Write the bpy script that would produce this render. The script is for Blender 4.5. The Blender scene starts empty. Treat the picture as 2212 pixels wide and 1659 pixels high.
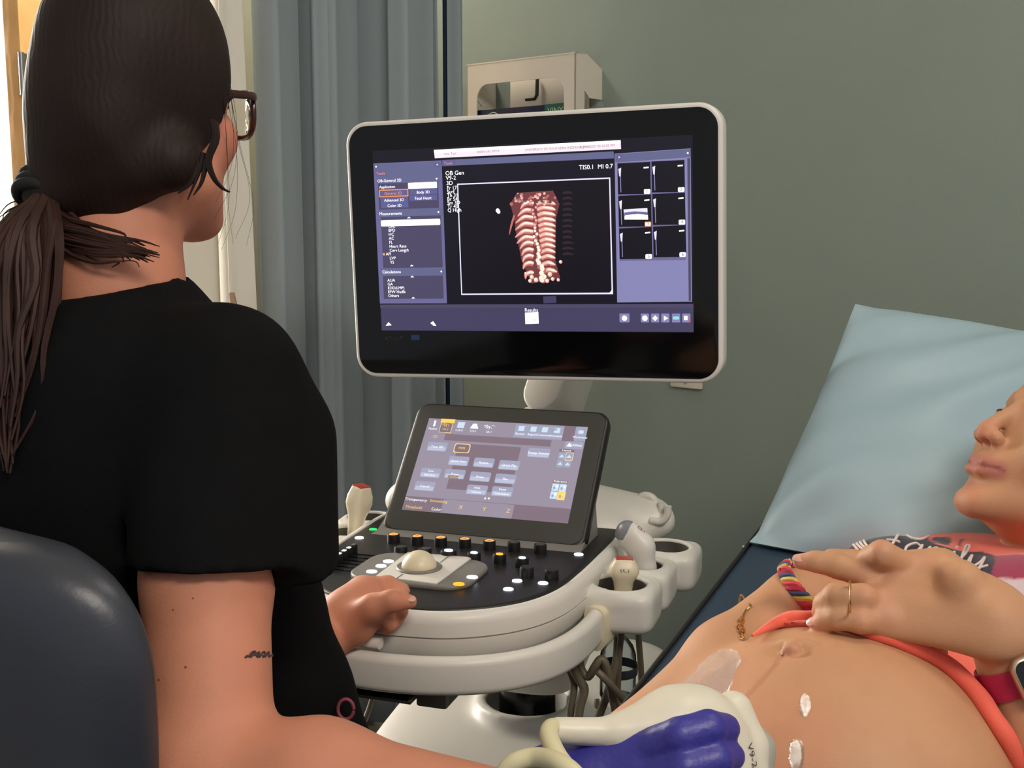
import bpy, bmesh, math, random
import numpy as np
from mathutils import Matrix, Vector
from mathutils.bvhtree import BVHTree
random.seed(7); rng = np.random.default_rng(7)
SC = bpy.context.scene; COL = SC.collection
f = 2450.0
CAM = np.array([0, 0, 1.2]); PIT = math.radians(8)
F = np.array([0, math.cos(PIT), -math.sin(PIT)]); U = np.array([0, math.sin(PIT), math.cos(PIT)]); R = np.array([1., 0, 0])
Z = np.array([0, 0, 1.])
def V3(*a): return np.array(a, float)
def ray(x, y): return F + (x - 1106) / f * R - (y - 829.5) / f * U
def at(x, y, d): return CAM + d * ray(x, y)          # real point seen at (x, y), d metres away
def on_plane(x, y, p0, n):
    r = ray(x, y); return CAM + r * (((p0 - CAM) @ n) / (r @ n))
def nrm(v): v = np.asarray(v, float); return v / (np.linalg.norm(v) + 1e-12)
# ---------------------------------------------------------------- materials
def lin(c): return [(x / 255 / 12.92) if x / 255 <= .04045 else ((x / 255 + .055) / 1.055) ** 2.4 for x in c]
MATS = {}
def mat(name, rgb, rough=.5, metal=0., spec=.5, bump=None, noise=None, sss=0., emit=0., trans=0., coat=0., attr=None, sheen=0., wave=None):
    if name in MATS: return MATS[name]
    m = bpy.data.materials.new(name); m.use_nodes = True; MATS[name] = m
    nt = m.node_tree; b = nt.nodes['Principled BSDF']; N = nt.nodes.new; L = nt.links.new
    c = lin(rgb) + [1]
    b.inputs['Base Color'].default_value = c
    b.inputs['Roughness'].default_value = rough; b.inputs['Metallic'].default_value = metal
    b.inputs['Specular IOR Level'].default_value = spec
    b.inputs['Coat Weight'].default_value = coat; b.inputs['Coat Roughness'].default_value = .08
    b.inputs['Transmission Weight'].default_value = trans
    b.inputs['Sheen Weight'].default_value = sheen
    if emit:
        b.inputs['Emission Color'].default_value = c; b.inputs['Emission Strength'].default_value = emit
        b.inputs['Base Color'].default_value = [x * .04 for x in c[:3]] + [1]
    if sss:
        b.inputs['Subsurface Weight'].default_value = sss; b.inputs['Subsurface Radius'].default_value = (1, .35, .2); b.inputs['Subsurface Scale'].default_value = .006
    tc = N('ShaderNodeTexCoord')
    src = None
    if attr:
        a = N('ShaderNodeAttribute'); a.attribute_name = attr; src = a.outputs['Color']
    if noise:
        n = N('ShaderNodeTexNoise'); n.inputs['Scale'].default_value = noise[0]; n.inputs['Detail'].default_value = 5
        L(tc.outputs['Object'], n.inputs['Vector'])
        mr = N('ShaderNodeMapRange'); mr.inputs['To Min'].default_value = 1 - noise[1]; mr.inputs['To Max'].default_value = 1 + noise[1]
        mr.inputs['From Min'].default_value = .3; mr.inputs['From Max'].default_value = .7
        L(n.outputs['Fac'], mr.inputs['Value'])
        mx = N('ShaderNodeMix'); mx.data_type = 'RGBA'; mx.blend_type = 'MULTIPLY'; mx.inputs['Factor'].default_value = 1
        if src is not None: L(src, mx.inputs['A'])
        else: mx.inputs['A'].default_value = c
        L(mr.outputs['Result'], mx.inputs['B']); src = mx.outputs['Result']
    if src is not None: L(src, b.inputs['Base Color'])
    if wave:   # (scale, strength, axis, distortion)
        w = N('ShaderNodeTexWave'); w.bands_direction = wave[2]; w.inputs['Scale'].default_value = wave[0]; w.inputs['Distortion'].default_value = wave[3]; w.inputs['Detail'].default_value = 3
        L(tc.outputs['Object'], w.inputs['Vector'])
        bp = N('ShaderNodeBump'); bp.inputs['Strength'].default_value = wave[1]; bp.inputs['Distance'].default_value = .002
        L(w.outputs['Fac'], bp.inputs['Height']); L(bp.outputs['Normal'], b.inputs['Normal'])
    elif bump:
        n = N('ShaderNodeTexNoise'); n.inputs['Scale'].default_value = bump[0]; n.inputs['Detail'].default_value = 6
        L(tc.outputs['Object'], n.inputs['Vector'])
        bp = N('ShaderNodeBump'); bp.inputs['Strength'].default_value = bump[1]; bp.inputs['Distance'].default_value = .002
        L(n.outputs['Fac'], bp.inputs['Height']); L(bp.outputs['Normal'], b.inputs['Normal'])
    return m
def clear(name, ior, rough=.02, bump=None, tint=(250, 249, 246), k=1.):
    m = bpy.data.materials.new(name); m.use_nodes = True; nt = m.node_tree; nt.nodes.remove(nt.nodes['Principled BSDF']); N = nt.nodes.new; L = nt.links.new
    mx = N('ShaderNodeMixShader'); g = N('ShaderNodeBsdfGlossy'); t = N('ShaderNodeBsdfTransparent'); fr = N('ShaderNodeFresnel')
    g.inputs['Roughness'].default_value = rough; fr.inputs['IOR'].default_value = ior; t.inputs['Color'].default_value = lin(tint) + [1]
    if bump:
        n = N('ShaderNodeTexNoise'); n.inputs['Scale'].default_value = bump[0]; b = N('ShaderNodeBump'); b.inputs['Strength'].default_value = bump[1]; b.inputs['Distance'].default_value = .003
        L(n.outputs['Fac'], b.inputs['Height']); L(b.outputs['Normal'], g.inputs['Normal']); L(b.outputs['Normal'], fr.inputs['Normal'])
    mu = N('ShaderNodeMath'); mu.operation = 'MULTIPLY'; mu.inputs[1].default_value = k; L(fr.outputs['Fac'], mu.inputs[0]); L(mu.outputs[0], mx.inputs[0]); L(t.outputs[0], mx.inputs[1]); L(g.outputs[0], mx.inputs[2]); L(mx.outputs[0], nt.nodes['Material Output'].inputs['Surface']); return m
# ---------------------------------------------------------------- objects
WM = {}
def tag(o, label=None, cat=None, group=None, kind=None):
    for k, v in (('label', label), ('category', cat), ('group', group), ('kind', kind)):
        if v: o[k] = v
    return o
def thing(name, loc, label, cat, rotz=0, group=None):
    o = bpy.data.objects.new(name, None); COL.objects.link(o); o.empty_display_size = .05
    o.matrix_world = Matrix.Translation(Vector(loc)) @ Matrix.Rotation(rotz, 4, 'Z')
    WM[o.name] = o.matrix_world.copy()
    return tag(o, label, cat, group)
def attach(o, parent, origin=(0, 0, 0)):
    COL.objects.link(o); mb = Matrix.Translation(Vector(origin))
    if parent is not None:
        o.parent = parent; o.matrix_parent_inverse = WM[parent.name].inverted()
    o.matrix_basis = mb; WM[o.name] = mb.copy(); return o
class Acc:
    """collects shapes of ONE mesh object"""
    def __init__(s, M=None): s.v = []; s.f = []; s.m = []; s.sm = []; s.mats = []; s.M = M
    def add(s, verts, faces, m, smooth=True):
        verts = np.asarray(verts, float).reshape(-1, 3)
        o = len(s.v); s.v.extend(verts.tolist())
        if m not in s.mats: s.mats.append(m)
        i = s.mats.index(m)
        for q in faces: s.f.append([o + int(k) for k in q]); s.m.append(i); s.sm.append(smooth)
        return s
    def bm(s, b, m, M=None, smooth=True):
        b.verts.index_update(); b.normal_update()
        vs = [v.co.copy() for v in b.verts]
        if M is not None: vs = [M @ v for v in vs]
        s.add([tuple(v) for v in vs], [[v.index for v in q.verts] for q in b.faces], m, smooth); b.free(); return s
    def box(s, c, size, m, bev=0., seg=2, M=None, rot=None):
        b = bmesh.new(); bmesh.ops.create_cube(b, size=1)
        for v in b.verts: v.co = Vector((v.co.x * size[0], v.co.y * size[1], v.co.z * size[2]))
        if bev: bmesh.ops.bevel(b, geom=b.edges[:], offset=bev, segments=seg, profile=.5, affect='EDGES')
        T = Matrix.Translation(Vector(c)) @ (rot.to_4x4() if rot is not None else Matrix.Identity(4))
        return s.bm(b, m, (M @ T) if M is not None else T)
    def prism(s, pts, z0, z1, m, bev=0., seg=3, M=None, bot=True):
        """outline pts (x,y) CCW extruded z0..z1"""
        b = bmesh.new(); vs = [b.verts.new((p[0], p[1], z1)) for p in pts]; fc = b.faces.new(vs)
        r = bmesh.ops.extrude_face_region(b, geom=[fc]); nv = [g for g in r['geom'] if isinstance(g, bmesh.types.BMVert)]
        for v in nv: v.co.z = z0
        bmesh.ops.recalc_face_normals(b, faces=b.faces[:])
        if bev:
            es = [e for e in b.edges if abs(e.verts[0].co.z - e.verts[1].co.z) < 1e-6 and (bot or e.verts[0].co.z > min(z0, z1) + 1e-6)]
            bmesh.ops.bevel(b, geom=es, offset=bev, segments=seg, profile=.5, affect='EDGES')
        return s.bm(b, m, M)
    def lathe(s, prof, m, seg=32, M=None, cap=True):
        """prof (r,z) bottom to top around z"""
        n = len(prof); vs = []
        for k in range(seg):
            a = 2 * math.pi * k / seg
            for r, z in prof: vs.append((r * math.cos(a), r * math.sin(a), z))
        fs = []
        for k in range(seg):
            j = (k + 1) % seg
            for i in range(n - 1): fs.append((k * n + i, j * n + i, j * n + i + 1, k * n + i + 1))
        if cap:
            fs.append([k * n for k in range(seg)][::-1]); fs.append([k * n + n - 1 for k in range(seg)])
        if M is not None: vs = [tuple(M @ Vector(v)) for v in vs]
        return s.add(vs, fs, m)
    def tube(s, pts, rad, m, seg=12, cap=True, flat=None, up=None, closed=False):
        """sweep; rad scalar or list; flat = (a,b) ellipse factors"""
        P = np.asarray(pts, float); n = len(P); rr = np.broadcast_to(np.asarray(rad, float), (n,)) if np.ndim(rad) < 1 or len(np.atleast_1d(rad)) == 1 else np.asarray(rad, float)
        if closed: T = np.roll(P, -1, 0) - np.roll(P, 1, 0)
        else: T = np.gradient(P, axis=0)
        T = T / (np.linalg.norm(T, axis=1, keepdims=True) + 1e-12)
        u = np.asarray(up if up is not None else (0, 0, 1), float)
        if abs(T[0] @ u) > .95: u = np.array([1., 0, 0])
        A = nrm(u - T[0] * (u @ T[0])); vs = []; fa, fb = flat or (1, 1)
        for i in range(n):
            if up is not None: A2 = np.asarray(up, float); A2 = A2 - T[i] * (A2 @ T[i]); A = nrm(A2) if np.linalg.norm(A2) > .05 else A
            else: A = nrm(A - T[i] * (A @ T[i]))
            B = np.cross(T[i], A)
            for k in range(seg):
                a = 2 * math.pi * k / seg; vs.append(P[i] + rr[i] * (fa * math.cos(a) * A + fb * math.sin(a) * B))
        fs = []
        for i in range(n if closed else n - 1):
            i2 = (i + 1) % n
            for k in range(seg): j = (k + 1) % seg; fs.append((i * seg + k, i * seg + j, i2 * seg + j, i2 * seg + k))
        if cap and not closed: fs.append(list(range(seg))[::-1]); fs.append([(n - 1) * seg + k for k in range(seg)])
        return s.add(vs, fs, m)
    def grid(s, G, m, closeu=False, closev=False, smooth=True):
        G = np.asarray(G, float); a, b = G.shape[:2]; fs = []
        for i in range(a if closeu else a - 1):
            for j in range(b if closev else b - 1):
                i2, j2 = (i + 1) % a, (j + 1) % b; fs.append((i * b + j, i2 * b + j, i2 * b + j2, i * b + j2))
        return s.add(G.reshape(-1, 3), fs, m, smooth)
    def loft(s, rings, m, cap=True):
        G = np.asarray(rings, float); a, b = G.shape[:2]; fs = []
        for i in range(a - 1):
            for j in range(b): j2 = (j + 1) % b; fs.append((i * b + j, i * b + j2, (i + 1) * b + j2, (i + 1) * b + j))
        if cap: fs.append(list(range(b))[::-1]); fs.append([(a - 1) * b + j for j in range(b)])
        return s.add(G.reshape(-1, 3), fs, m)
    def text(s, t, o, xd, yd, size, m, ext=0., align='LEFT', shear=0.):
        cu = bpy.data.curves.new('t', 'FONT'); cu.body = t; cu.size = size; cu.resolution_u = 3; cu.extrude = ext; cu.align_x = align; cu.shear = shear
        ob = bpy.data.objects.new('t', cu); me = bpy.data.meshes.new_from_object(ob)
        xd = np.asarray(xd, float); yd = np.asarray(yd, float); n = np.cross(xd, yd)
        vs = [np.asarray(o) + v.co.x * xd + v.co.y * yd + v.co.z * n for v in me.vertices]
        s.add(vs, [list(p.vertices) for p in me.polygons], m, False)
        bpy.data.objects.remove(ob); bpy.data.curves.remove(cu); bpy.data.meshes.remove(me); return s
    def build(s, name, parent=None, origin=None, sharp=40, mods=None):
        v = np.asarray(s.v, float)
        if s.M is not None: v = v @ np.array(s.M.to_3x3()).T + np.array(s.M.translation)
        if origin is None: origin = (v.min(0) + v.max(0)) / 2 if len(v) else V3(0, 0, 0); origin = V3(origin[0], origin[1], v[:, 2].min())
        me = bpy.data.meshes.new(name); me.from_pydata((v - np.asarray(origin)).tolist(), [], s.f)
        for m in s.mats: me.materials.append(m)
        me.polygons.foreach_set('material_index', s.m); me.polygons.foreach_set('use_smooth', s.sm)
        me.update()
        if sharp: me.set_sharp_from_angle(angle=math.radians(sharp))
        return attach(bpy.data.objects.new(name, me), parent, origin)
def rrect(w, h, r, n=6, cx=0, cy=0):
    out = []
    for (sx, sy, a0) in ((1, 1, 0), (-1, 1, 90), (-1, -1, 180), (1, -1, 270)):
        for k in range(n + 1):
            a = math.radians(a0 + 90 * k / n); out.append((cx + sx * (w / 2 - r) + r * math.cos(a), cy + sy * (h / 2 - r) + r * math.sin(a)))
    return out
def frameM(o, x, y, z):
    return Matrix(((x[0], y[0], z[0], o[0]), (x[1], y[1], z[1], o[1]), (x[2], y[2], z[2], o[2]), (0, 0, 0, 1)))
def spline(P, n=40, closed=False):
    P = np.asarray(P, float); k = len(P); out = []
    segs = k if closed else k - 1
    for t in np.linspace(0, segs, n, endpoint=not closed):
        i = min(int(t), segs - 1); u = t - i
        g = (lambda j: P[j % k]) if closed else (lambda j: P[min(max(j, 0), k - 1)])
        p0, p1, p2, p3 = g(i - 1), g(i), g(i + 1), g(i + 2)
        if not closed:
            if i == 0: p0 = 2 * p1 - p2
            if i == segs - 1: p3 = 2 * p2 - p1
        out.append(.5 * (2 * p1 + (p2 - p0) * u + (2 * p0 - 5 * p1 + 4 * p2 - p3) * u * u + (3 * p1 - p0 - 3 * p2 + p3) * u ** 3))
    return np.array(out)
# ---------------------------------------------------------------- smooth solids (signed distance -> surface nets)
QH = 1.0
class Solid:
    def __init__(s, lo, hi, h):
        h = h * QH; s.lo = np.asarray(lo, float); s.h = h; s.n = np.ceil((np.asarray(hi) - s.lo) / h).astype(int) + 1
        s.d = np.full(s.n, .05, np.float32)
    def twin(s):
        o = Solid.__new__(Solid); o.lo = s.lo.copy(); o.h = s.h; o.n = s.n.copy(); o.d = np.full(o.n, .05, np.float32); return o
    def _sl(s, lo, hi, pad):
        a = np.clip(np.floor((lo - pad - s.lo) / s.h).astype(int), 0, s.n); b = np.clip(np.ceil((hi + pad - s.lo) / s.h).astype(int) + 1, 0, s.n)
        if (b <= a).any(): return None
        ax = [s.lo[i] + s.h * np.arange(a[i], b[i], dtype=np.float32) for i in range(3)]
        return (slice(a[0], b[0]), slice(a[1], b[1]), slice(a[2], b[2])), ax[0][:, None, None].astype(np.float32), ax[1][None, :, None].astype(np.float32), ax[2][None, None, :].astype(np.float32)
    def _mix(s, sl, d, k, op):
        a = s.d[sl]
        if op == 'u':
            if k <= 0: s.d[sl] = np.minimum(a, d)
            else:
                h = np.clip(.5 + .5 * (a - d) / k, 0, 1); s.d[sl] = a + (d - a) * h - k * h * (1 - h)
        elif op == 's':
            if k <= 0: s.d[sl] = np.maximum(a, -d)
            else:
                h = np.clip(.5 - .5 * (a + d) / k, 0, 1); s.d[sl] = a + (-d - a) * h + k * h * (1 - h)
    def cone(s, a, b, ra, rb, k=.01, op='u', cut=None, hole=None, sq=None):
        """round cone; cut=(point, normal) keeps the side the normal points from; sq=(axis, factor) squashes the section along axis"""
        a = np.asarray(a, float); b = np.asarray(b, float); r = max(ra, rb)
        q = s._sl(np.minimum(a, b) - r, np.maximum(a, b) + r, k + 3 * s.h)
        if q is None: return s
        sl, x, y, z = q; ab = b - a; L2 = ab @ ab + 1e-12
        px, py, pz = x - a[0], y - a[1], z - a[2]
        t = np.clip((px * ab[0] + py * ab[1] + pz * ab[2]) / L2, 0, 1)
        dx, dy, dz = px - t * ab[0], py - t * ab[1], pz - t * ab[2]
        if sq is not None:
            n = nrm(sq[0]); e = dx * n[0] + dy * n[1] + dz * n[2]; g = 1 / sq[1] - 1
            dx = dx + e * n[0] * g; dy = dy + e * n[1] * g; dz = dz + e * n[2] * g
        rr = ra + (rb - ra) * t
        dist = np.sqrt(dx * dx + dy * dy + dz * dz)
        d = dist - rr
        if sq is not None: d = d * min(1, sq[1] + .15)
        if hole is not None: d = np.maximum(d, np.where(t > hole[0], (rr - hole[1]) - dist, -1))
        if cut is not None:
            c, n = np.asarray(cut[0]), nrm(cut[1]); d = np.maximum(d, (x - c[0]) * n[0] + (y - c[1]) * n[1] + (z - c[2]) * n[2])
        s._mix(sl, d, k, op); return s
    def ell(s, c, rad, axes=None, k=.01, op='u', cut=None, p=2.):
        c = np.asarray(c, float); rad = np.asarray(rad, float); A = np.eye(3) if axes is None else np.array([nrm(q) for q in axes])
        ext = np.sqrt(((A * rad[:, None]) ** 2).sum(0)) * (1 if p == 2 else 1.35)
        q = s._sl(c - ext, c + ext, k + 3 * s.h)
        if q is None: return s
        sl, x, y, z = q; px, py, pz = x - c[0], y - c[1], z - c[2]
        e = [(px * A[i][0] + py * A[i][1] + pz * A[i][2]) / rad[i] for i in range(3)]
        if p == 2:
            k0 = np.sqrt(e[0] ** 2 + e[1] ** 2 + e[2] ** 2); k1 = np.sqrt((e[0] / rad[0]) ** 2 + (e[1] / rad[1]) ** 2 + (e[2] / rad[2]) ** 2)
            d = k0 * (k0 - 1) / (k1 + 1e-9)
        else:
            k0 = (np.abs(e[0]) ** p + np.abs(e[1]) ** p + np.abs(e[2]) ** p) ** (1 / p); d = (k0 - 1) * rad.min()
        if cut is not None:
            cc, n = np.asarray(cut[0]), nrm(cut[1]); d = np.maximum(d, (x - cc[0]) * n[0] + (y - cc[1]) * n[1] + (z - cc[2]) * n[2])
        s._mix(sl, d.astype(np.float32), k, op); return s
    def chain(s, pts, rad, k=.008, sq=None):
        for i in range(len(pts) - 1): s.cone(pts[i], pts[i + 1], rad[i], rad[i + 1], k, sq=sq)
        return s
    def cut(s, c, n, k=0.):
        """remove everything on the side n points to"""
        c = np.asarray(c, float); n = nrm(n); ax = [s.lo[i] + s.h * np.arange(s.n[i]) for i in range(3)]
        d = (ax[0][:, None, None] - c[0]) * n[0] + (ax[1][None, :, None] - c[1]) * n[1] + (ax[2][None, None, :] - c[2]) * n[2]
        s.d = np.maximum(s.d, d).astype(np.float32); return s
    def minus(s, other, off=0.):
        s.d = np.maximum(s.d, -(other.d + off)); return s
    def surf(s, smooth=2):
        v = s.d; sg = v < 0
        cnt = np.zeros(np.array(v.shape) - 1, np.int8)
        for i in (0, 1):
            for j in (0, 1):
                for k in (0, 1): cnt += sg[i:cnt.shape[0] + i, j:cnt.shape[1] + j, k:cnt.shape[2] + k]
        m = (cnt > 0) & (cnt < 8); ijk = np.argwhere(m); n = len(ijk)
        idx = np.full(m.shape, -1, np.int32); idx[m] = np.arange(n)
        acc = np.zeros((n, 3)); num = np.zeros(n)
        cs = [(i, j, k) for i in (0, 1) for j in (0, 1) for k in (0, 1)]
        for a in cs:
            for b in cs:
                if sum(b) - sum(a) == 1 and all(b[q] >= a[q] for q in range(3)):
                    va = v[ijk[:, 0] + a[0], ijk[:, 1] + a[1], ijk[:, 2] + a[2]]; vb = v[ijk[:, 0] + b[0], ijk[:, 1] + b[1], ijk[:, 2] + b[2]]
                    cr = (va < 0) != (vb < 0); t = np.where(cr, va / np.where(cr, va - vb, 1), 0)
                    p = np.array(a)[None] + t[:, None] * (np.array(b) - np.array(a))[None]
                    acc[cr] += p[cr]; num[cr] += 1
        P = (ijk + acc / num[:, None]) * s.h + s.lo; fs = []
        for ax in range(3):
            o = [q for q in range(3) if q != ax]
            A = np.take(sg, range(0, v.shape[ax] - 1), ax); B = np.take(sg, range(1, v.shape[ax]), ax)
            e = np.argwhere(A != B); e = e[(e[:, o[0]] > 0) & (e[:, o[1]] > 0) & (e[:, o[0]] < v.shape[o[0]] - 1) & (e[:, o[1]] < v.shape[o[1]] - 1)]
            def I(d0, d1):
                q = e.copy(); q[:, o[0]] -= d0; q[:, o[1]] -= d1; return idx[q[:, 0], q[:, 1], q[:, 2]]
            Q = np.stack([I(1, 1), I(0, 1), I(0, 0), I(1, 0)], 1)
            flip = A[e[:, 0], e[:, 1], e[:, 2]] ^ (ax == 1)
            Q[~flip] = Q[~flip][:, ::-1]; fs.append(Q)
        Q = np.concatenate(fs)
        for _ in range(smooth):
            S = np.zeros_like(P); C = np.zeros(len(P))
            for a, b in ((0, 1), (1, 2), (2, 3), (3, 0)):
                np.add.at(S, Q[:, a], P[Q[:, b]]); np.add.at(C, Q[:, a], 1); np.add.at(S, Q[:, b], P[Q[:, a]]); np.add.at(C, Q[:, b], 1)
            P = P * .5 + .5 * S / C[:, None]
        return P, Q
def surf_obj(name, P, Q, m, parent=None, colors=None, origin=None):
    if origin is None: origin = V3(*((P.min(0) + P.max(0)) / 2)[:2], P[:, 2].min())
    me = bpy.data.meshes.new(name); me.vertices.add(len(P)); me.loops.add(Q.size); me.polygons.add(len(Q))
    me.vertices.foreach_set('co', (P - origin).astype(np.float32).ravel()); me.loops.foreach_set('vertex_index', Q.astype(np.int32).ravel())
    me.polygons.foreach_set('loop_start', np.arange(0, Q.size, 4, dtype=np.int32)); me.polygons.foreach_set('use_smooth', np.ones(len(Q), bool))
    me.update(calc_edges=True); me.validate(); me.materials.append(m)
    if colors is not None:
        a = me.color_attributes.new('col', 'FLOAT_COLOR', 'POINT'); a.data.foreach_set('color', np.concatenate([colors, np.ones((len(colors), 1))], 1).astype(np.float32).ravel())
    return attach(bpy.data.objects.new(name, me), parent, origin)
def bvh(P, Q): return BVHTree.FromPolygons([tuple(p) for p in P], [tuple(q) for q in Q.tolist()])
def hit(tree, x, y):
    r = nrm(ray(x, y)); h = tree.ray_cast(Vector(CAM), Vector(r))
    if h[0] is None: return None, None
    n = np.array(h[1]); n = n if n @ r < 0 else -n
    return np.array(h[0]), n
# ================================================================= materials
m_wall = mat('sage wall paint', (138, 149, 140), .75, spec=.2, bump=(220, .08), noise=(3, .03))
m_white = mat('white plastic', (226, 222, 214), .38, noise=(4, .03))
m_cream = mat('cream enamel', (222, 212, 196), .45)
m_ivory = mat('ivory transducer plastic', (228, 216, 186), .36)
m_black = mat('black plastic', (26, 25, 24), .42, bump=(600, .04))
m_glossy = mat('glossy black bezel', (8, 8, 9), .13, spec=.35)
m_blackrub = mat('black rubber', (14, 14, 14), .5)
m_grey = mat('grey plastic', (122, 120, 114), .45)
m_dgrey = mat('dark grey plastic', (62, 61, 58), .42)
m_lens = mat('grey acoustic lens', (134, 136, 142), .3)
m_red = mat('red acoustic lens', (176, 62, 50), .35)
m_cup = mat('grey rubber cup liner', (78, 74, 66), .6)
m_cable = mat('taupe cable sheath', (112, 102, 84), .5)
m_pcable = mat('pale yellow cable sheath', (214, 204, 164), .45)
m_navy = mat('navy vinyl upholstery', (42, 60, 76), .45, bump=(160, .12), noise=(5, .06))
m_chair = mat('charcoal blue vinyl', (52, 55, 63), .36, bump=(180, .1), noise=(6, .05))
m_steel = mat('brushed steel', (150, 150, 150), .3, 1.)
m_oak = mat('oak veneer', (208, 160, 100), .45, noise=(9, .12), wave=(14, .3, 'X', 6))
m_curt = mat('grey curtain cloth', (150, 160, 164), .85, spec=.1, sheen=.2, bump=(500, .15))
m_sheer = mat('cream curtain cloth', (230, 224, 210), .85, spec=.1, sheen=.2, bump=(500, .12))
m_navyc = mat('navy curtain cloth', (36, 52, 76), .85, spec=.1)
m_floor = mat('grey vinyl floor', (128, 122, 112), .4, noise=(8, .06))
m_ceil = mat('white ceiling tile', (226, 224, 216), .8)
m_hall = mat('white hallway paint', (240, 238, 232), .8)
m_print_dark = mat('dark grey print', (70, 66, 58), .5)
def glow(n, rgb, e): return mat(n, rgb, .4, emit=e)
# ================================================================= the room
Wx = V3(math.cos(math.radians(39)), -math.sin(math.radians(39)), 0); Wn = V3(-math.sin(math.radians(39)), -math.cos(math.radians(39)), 0)
PW = at(1298, 180, 2.6); PW[2] = 0
MW = frameM(PW, Wx, -Wn, Z)                 # local: x along the wall to the right, y into the wall, z up
MWi = MW.inverted()
def wallpt(x, y, off=0.):                   # pixel -> wall local x, z on the plane off metres in front of the wall
    q = on_plane(x, y, PW + Wn * off, Wn) - PW; return float(q @ Wx), float(q[2])
def struct(o): o['kind'] = 'structure'; return o
struct(Acc(MW).box((.35, .06, 1.35), (4.6, .12, 2.7), m_wall).build('wall_back'))
CX = -1.95                                  # corner of the back wall and the left wall, wall-local x
ML = frameM(PW + Wx * CX, -Wn * -1, Wx, Z)  # local: x from the corner into the wall side, y into the room
a = Acc(frameM(PW + Wx * CX, Wn, Wx * -1, Z))
a.box((.17, .06, 1.35), (.30, .12, 2.7), m_hall).box((.85, .06, 2.4), (1.06, .12, .6), m_hall).box((2.6, .06, 1.35), (2.44, .12, 2.7), m_hall)
struct(a.build('wall_left'))
a = Acc(frameM(PW + Wx * CX, Wn, Wx * -1, Z)); a.box((.85, .9, 1.35), (3.2, .06, 2.7), m_hall); struct(a.build('wall_hallway'))
struct(Acc().box((.3, 1.2, -.05), (8, 8.4, .1), m_floor).build('floor'))
struct(Acc(MW).box((.0, -1.6, 2.75), (5.4, 3.6, .1), m_ceil).build('ceiling'))
# oak door standing open into the room
h0 = at(44, 400, 2.78); h1 = at(400, 400, 3.55); dd = nrm(V3(h1[0] - h0[0], h1[1] - h0[1], 0)); dn = V3(dd[1], -dd[0], 0)
MD = frameM(V3(h0[0], h0[1], 0), dd, -dn, Z); DW = .88
door = Acc(MD).box((DW / 2, 0, 1.04), (DW, .044, 2.06), m_oak, .003).build('door_1'); struct(door)
for hz in (1.56, .3):
    hh = Acc(MD)
    hh.box((.004, -.024, hz), (.028, .004, .1), m_steel).lathe([(.007, hz - .05), (.007, hz + .05)], m_steel, 12, Matrix.Translation((-.006, -.027, 0)))
    hh.build('hinge', door)
Acc(MD).box((DW - .07, -.03, 1.0), (.05, .012, .2), m_steel, .004).tube([(DW - .07, -.03, 1.02), (DW - .07, -.075, 1.02), (DW - .19, -.075, 1.02)], .009, m_steel).build('door_handle', door)
# ---------------------------------------------------------------- curtains: pleated cloth hung along a track
def curtain(name, pts, amp, wl, m, label, cat, ph=0., z0=.015, z1=2.62, seed=1, skew=.5):
    P = spline(pts, 700); P[:, 2] = 0; L = np.concatenate([[0], np.cumsum(np.linalg.norm(np.diff(P, axis=0), axis=1))])
    T = np.gradient(P, axis=0); T /= np.linalg.norm(T, axis=1, keepdims=True); Nn = np.stack([T[:, 1], -T[:, 0], 0 * T[:, 0]], 1)
    r = np.random.default_rng(seed); k = r.normal(size=6)
    q = 2 * math.pi * L / wl + ph + .7 * np.sin(2 * math.pi * L / (wl * 3.1) + k[0])
    rows = []
    for i, z in enumerate(np.linspace(z0, z1, 14)):
        w = 1 + .12 * math.sin(z * 2.1 + k[1])
        qq = q + .12 * np.sin(z * 1.3 + L * 5)
        s = np.sin(qq + skew * np.sin(qq)) + .28 * np.sin(2.3 * qq + k[2]) + .12 * np.sin(5.1 * qq + k[3])
        c = P + Nn * (amp * w * s)[:, None] + T * (amp * .55 * np.sin(2 * qq))[:, None]; c[:, 2] = z; rows.append(c)
    a = Acc(); a.grid(rows, m)
    o = a.build(name, None, sharp=0); mo = o.modifiers.new('thickness', 'SOLIDIFY'); mo.thickness = .002
    return tag(o, label, cat)
def flat(x, d): q = at(x, 500, d); return V3(q[0], q[1], 0)
curtain('cream_curtain', [flat(395, 2.62), flat(470, 2.52), flat(556, 2.46)], .05, .19, m_sheer, 'cream curtain hanging in soft folds beside the oak door', 'curtain', 1.2, seed=3)
curtain('privacy_curtain', [flat(560, 2.5), flat(660, 2.52), flat(800, 2.56), flat(955, 2.6)], .075, .135, m_curt, 'grey green privacy curtain hanging in deep pleats behind the monitor', 'curtain', .4, seed=5)
curtain('navy_curtain_edge', [flat(953, 2.63), flat(978, 2.66)], .012, .05, m_navyc, 'narrow navy blue curtain strip between the grey pleats and wall', 'curtain', 0, seed=6)
curtain('curtain_end_panel', [flat(977, 2.64), flat(1001, 2.66)], .010, .06, m_curt, 'narrow grey curtain end hanging flat against the green wall', 'curtain', 0, seed=8)
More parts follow.
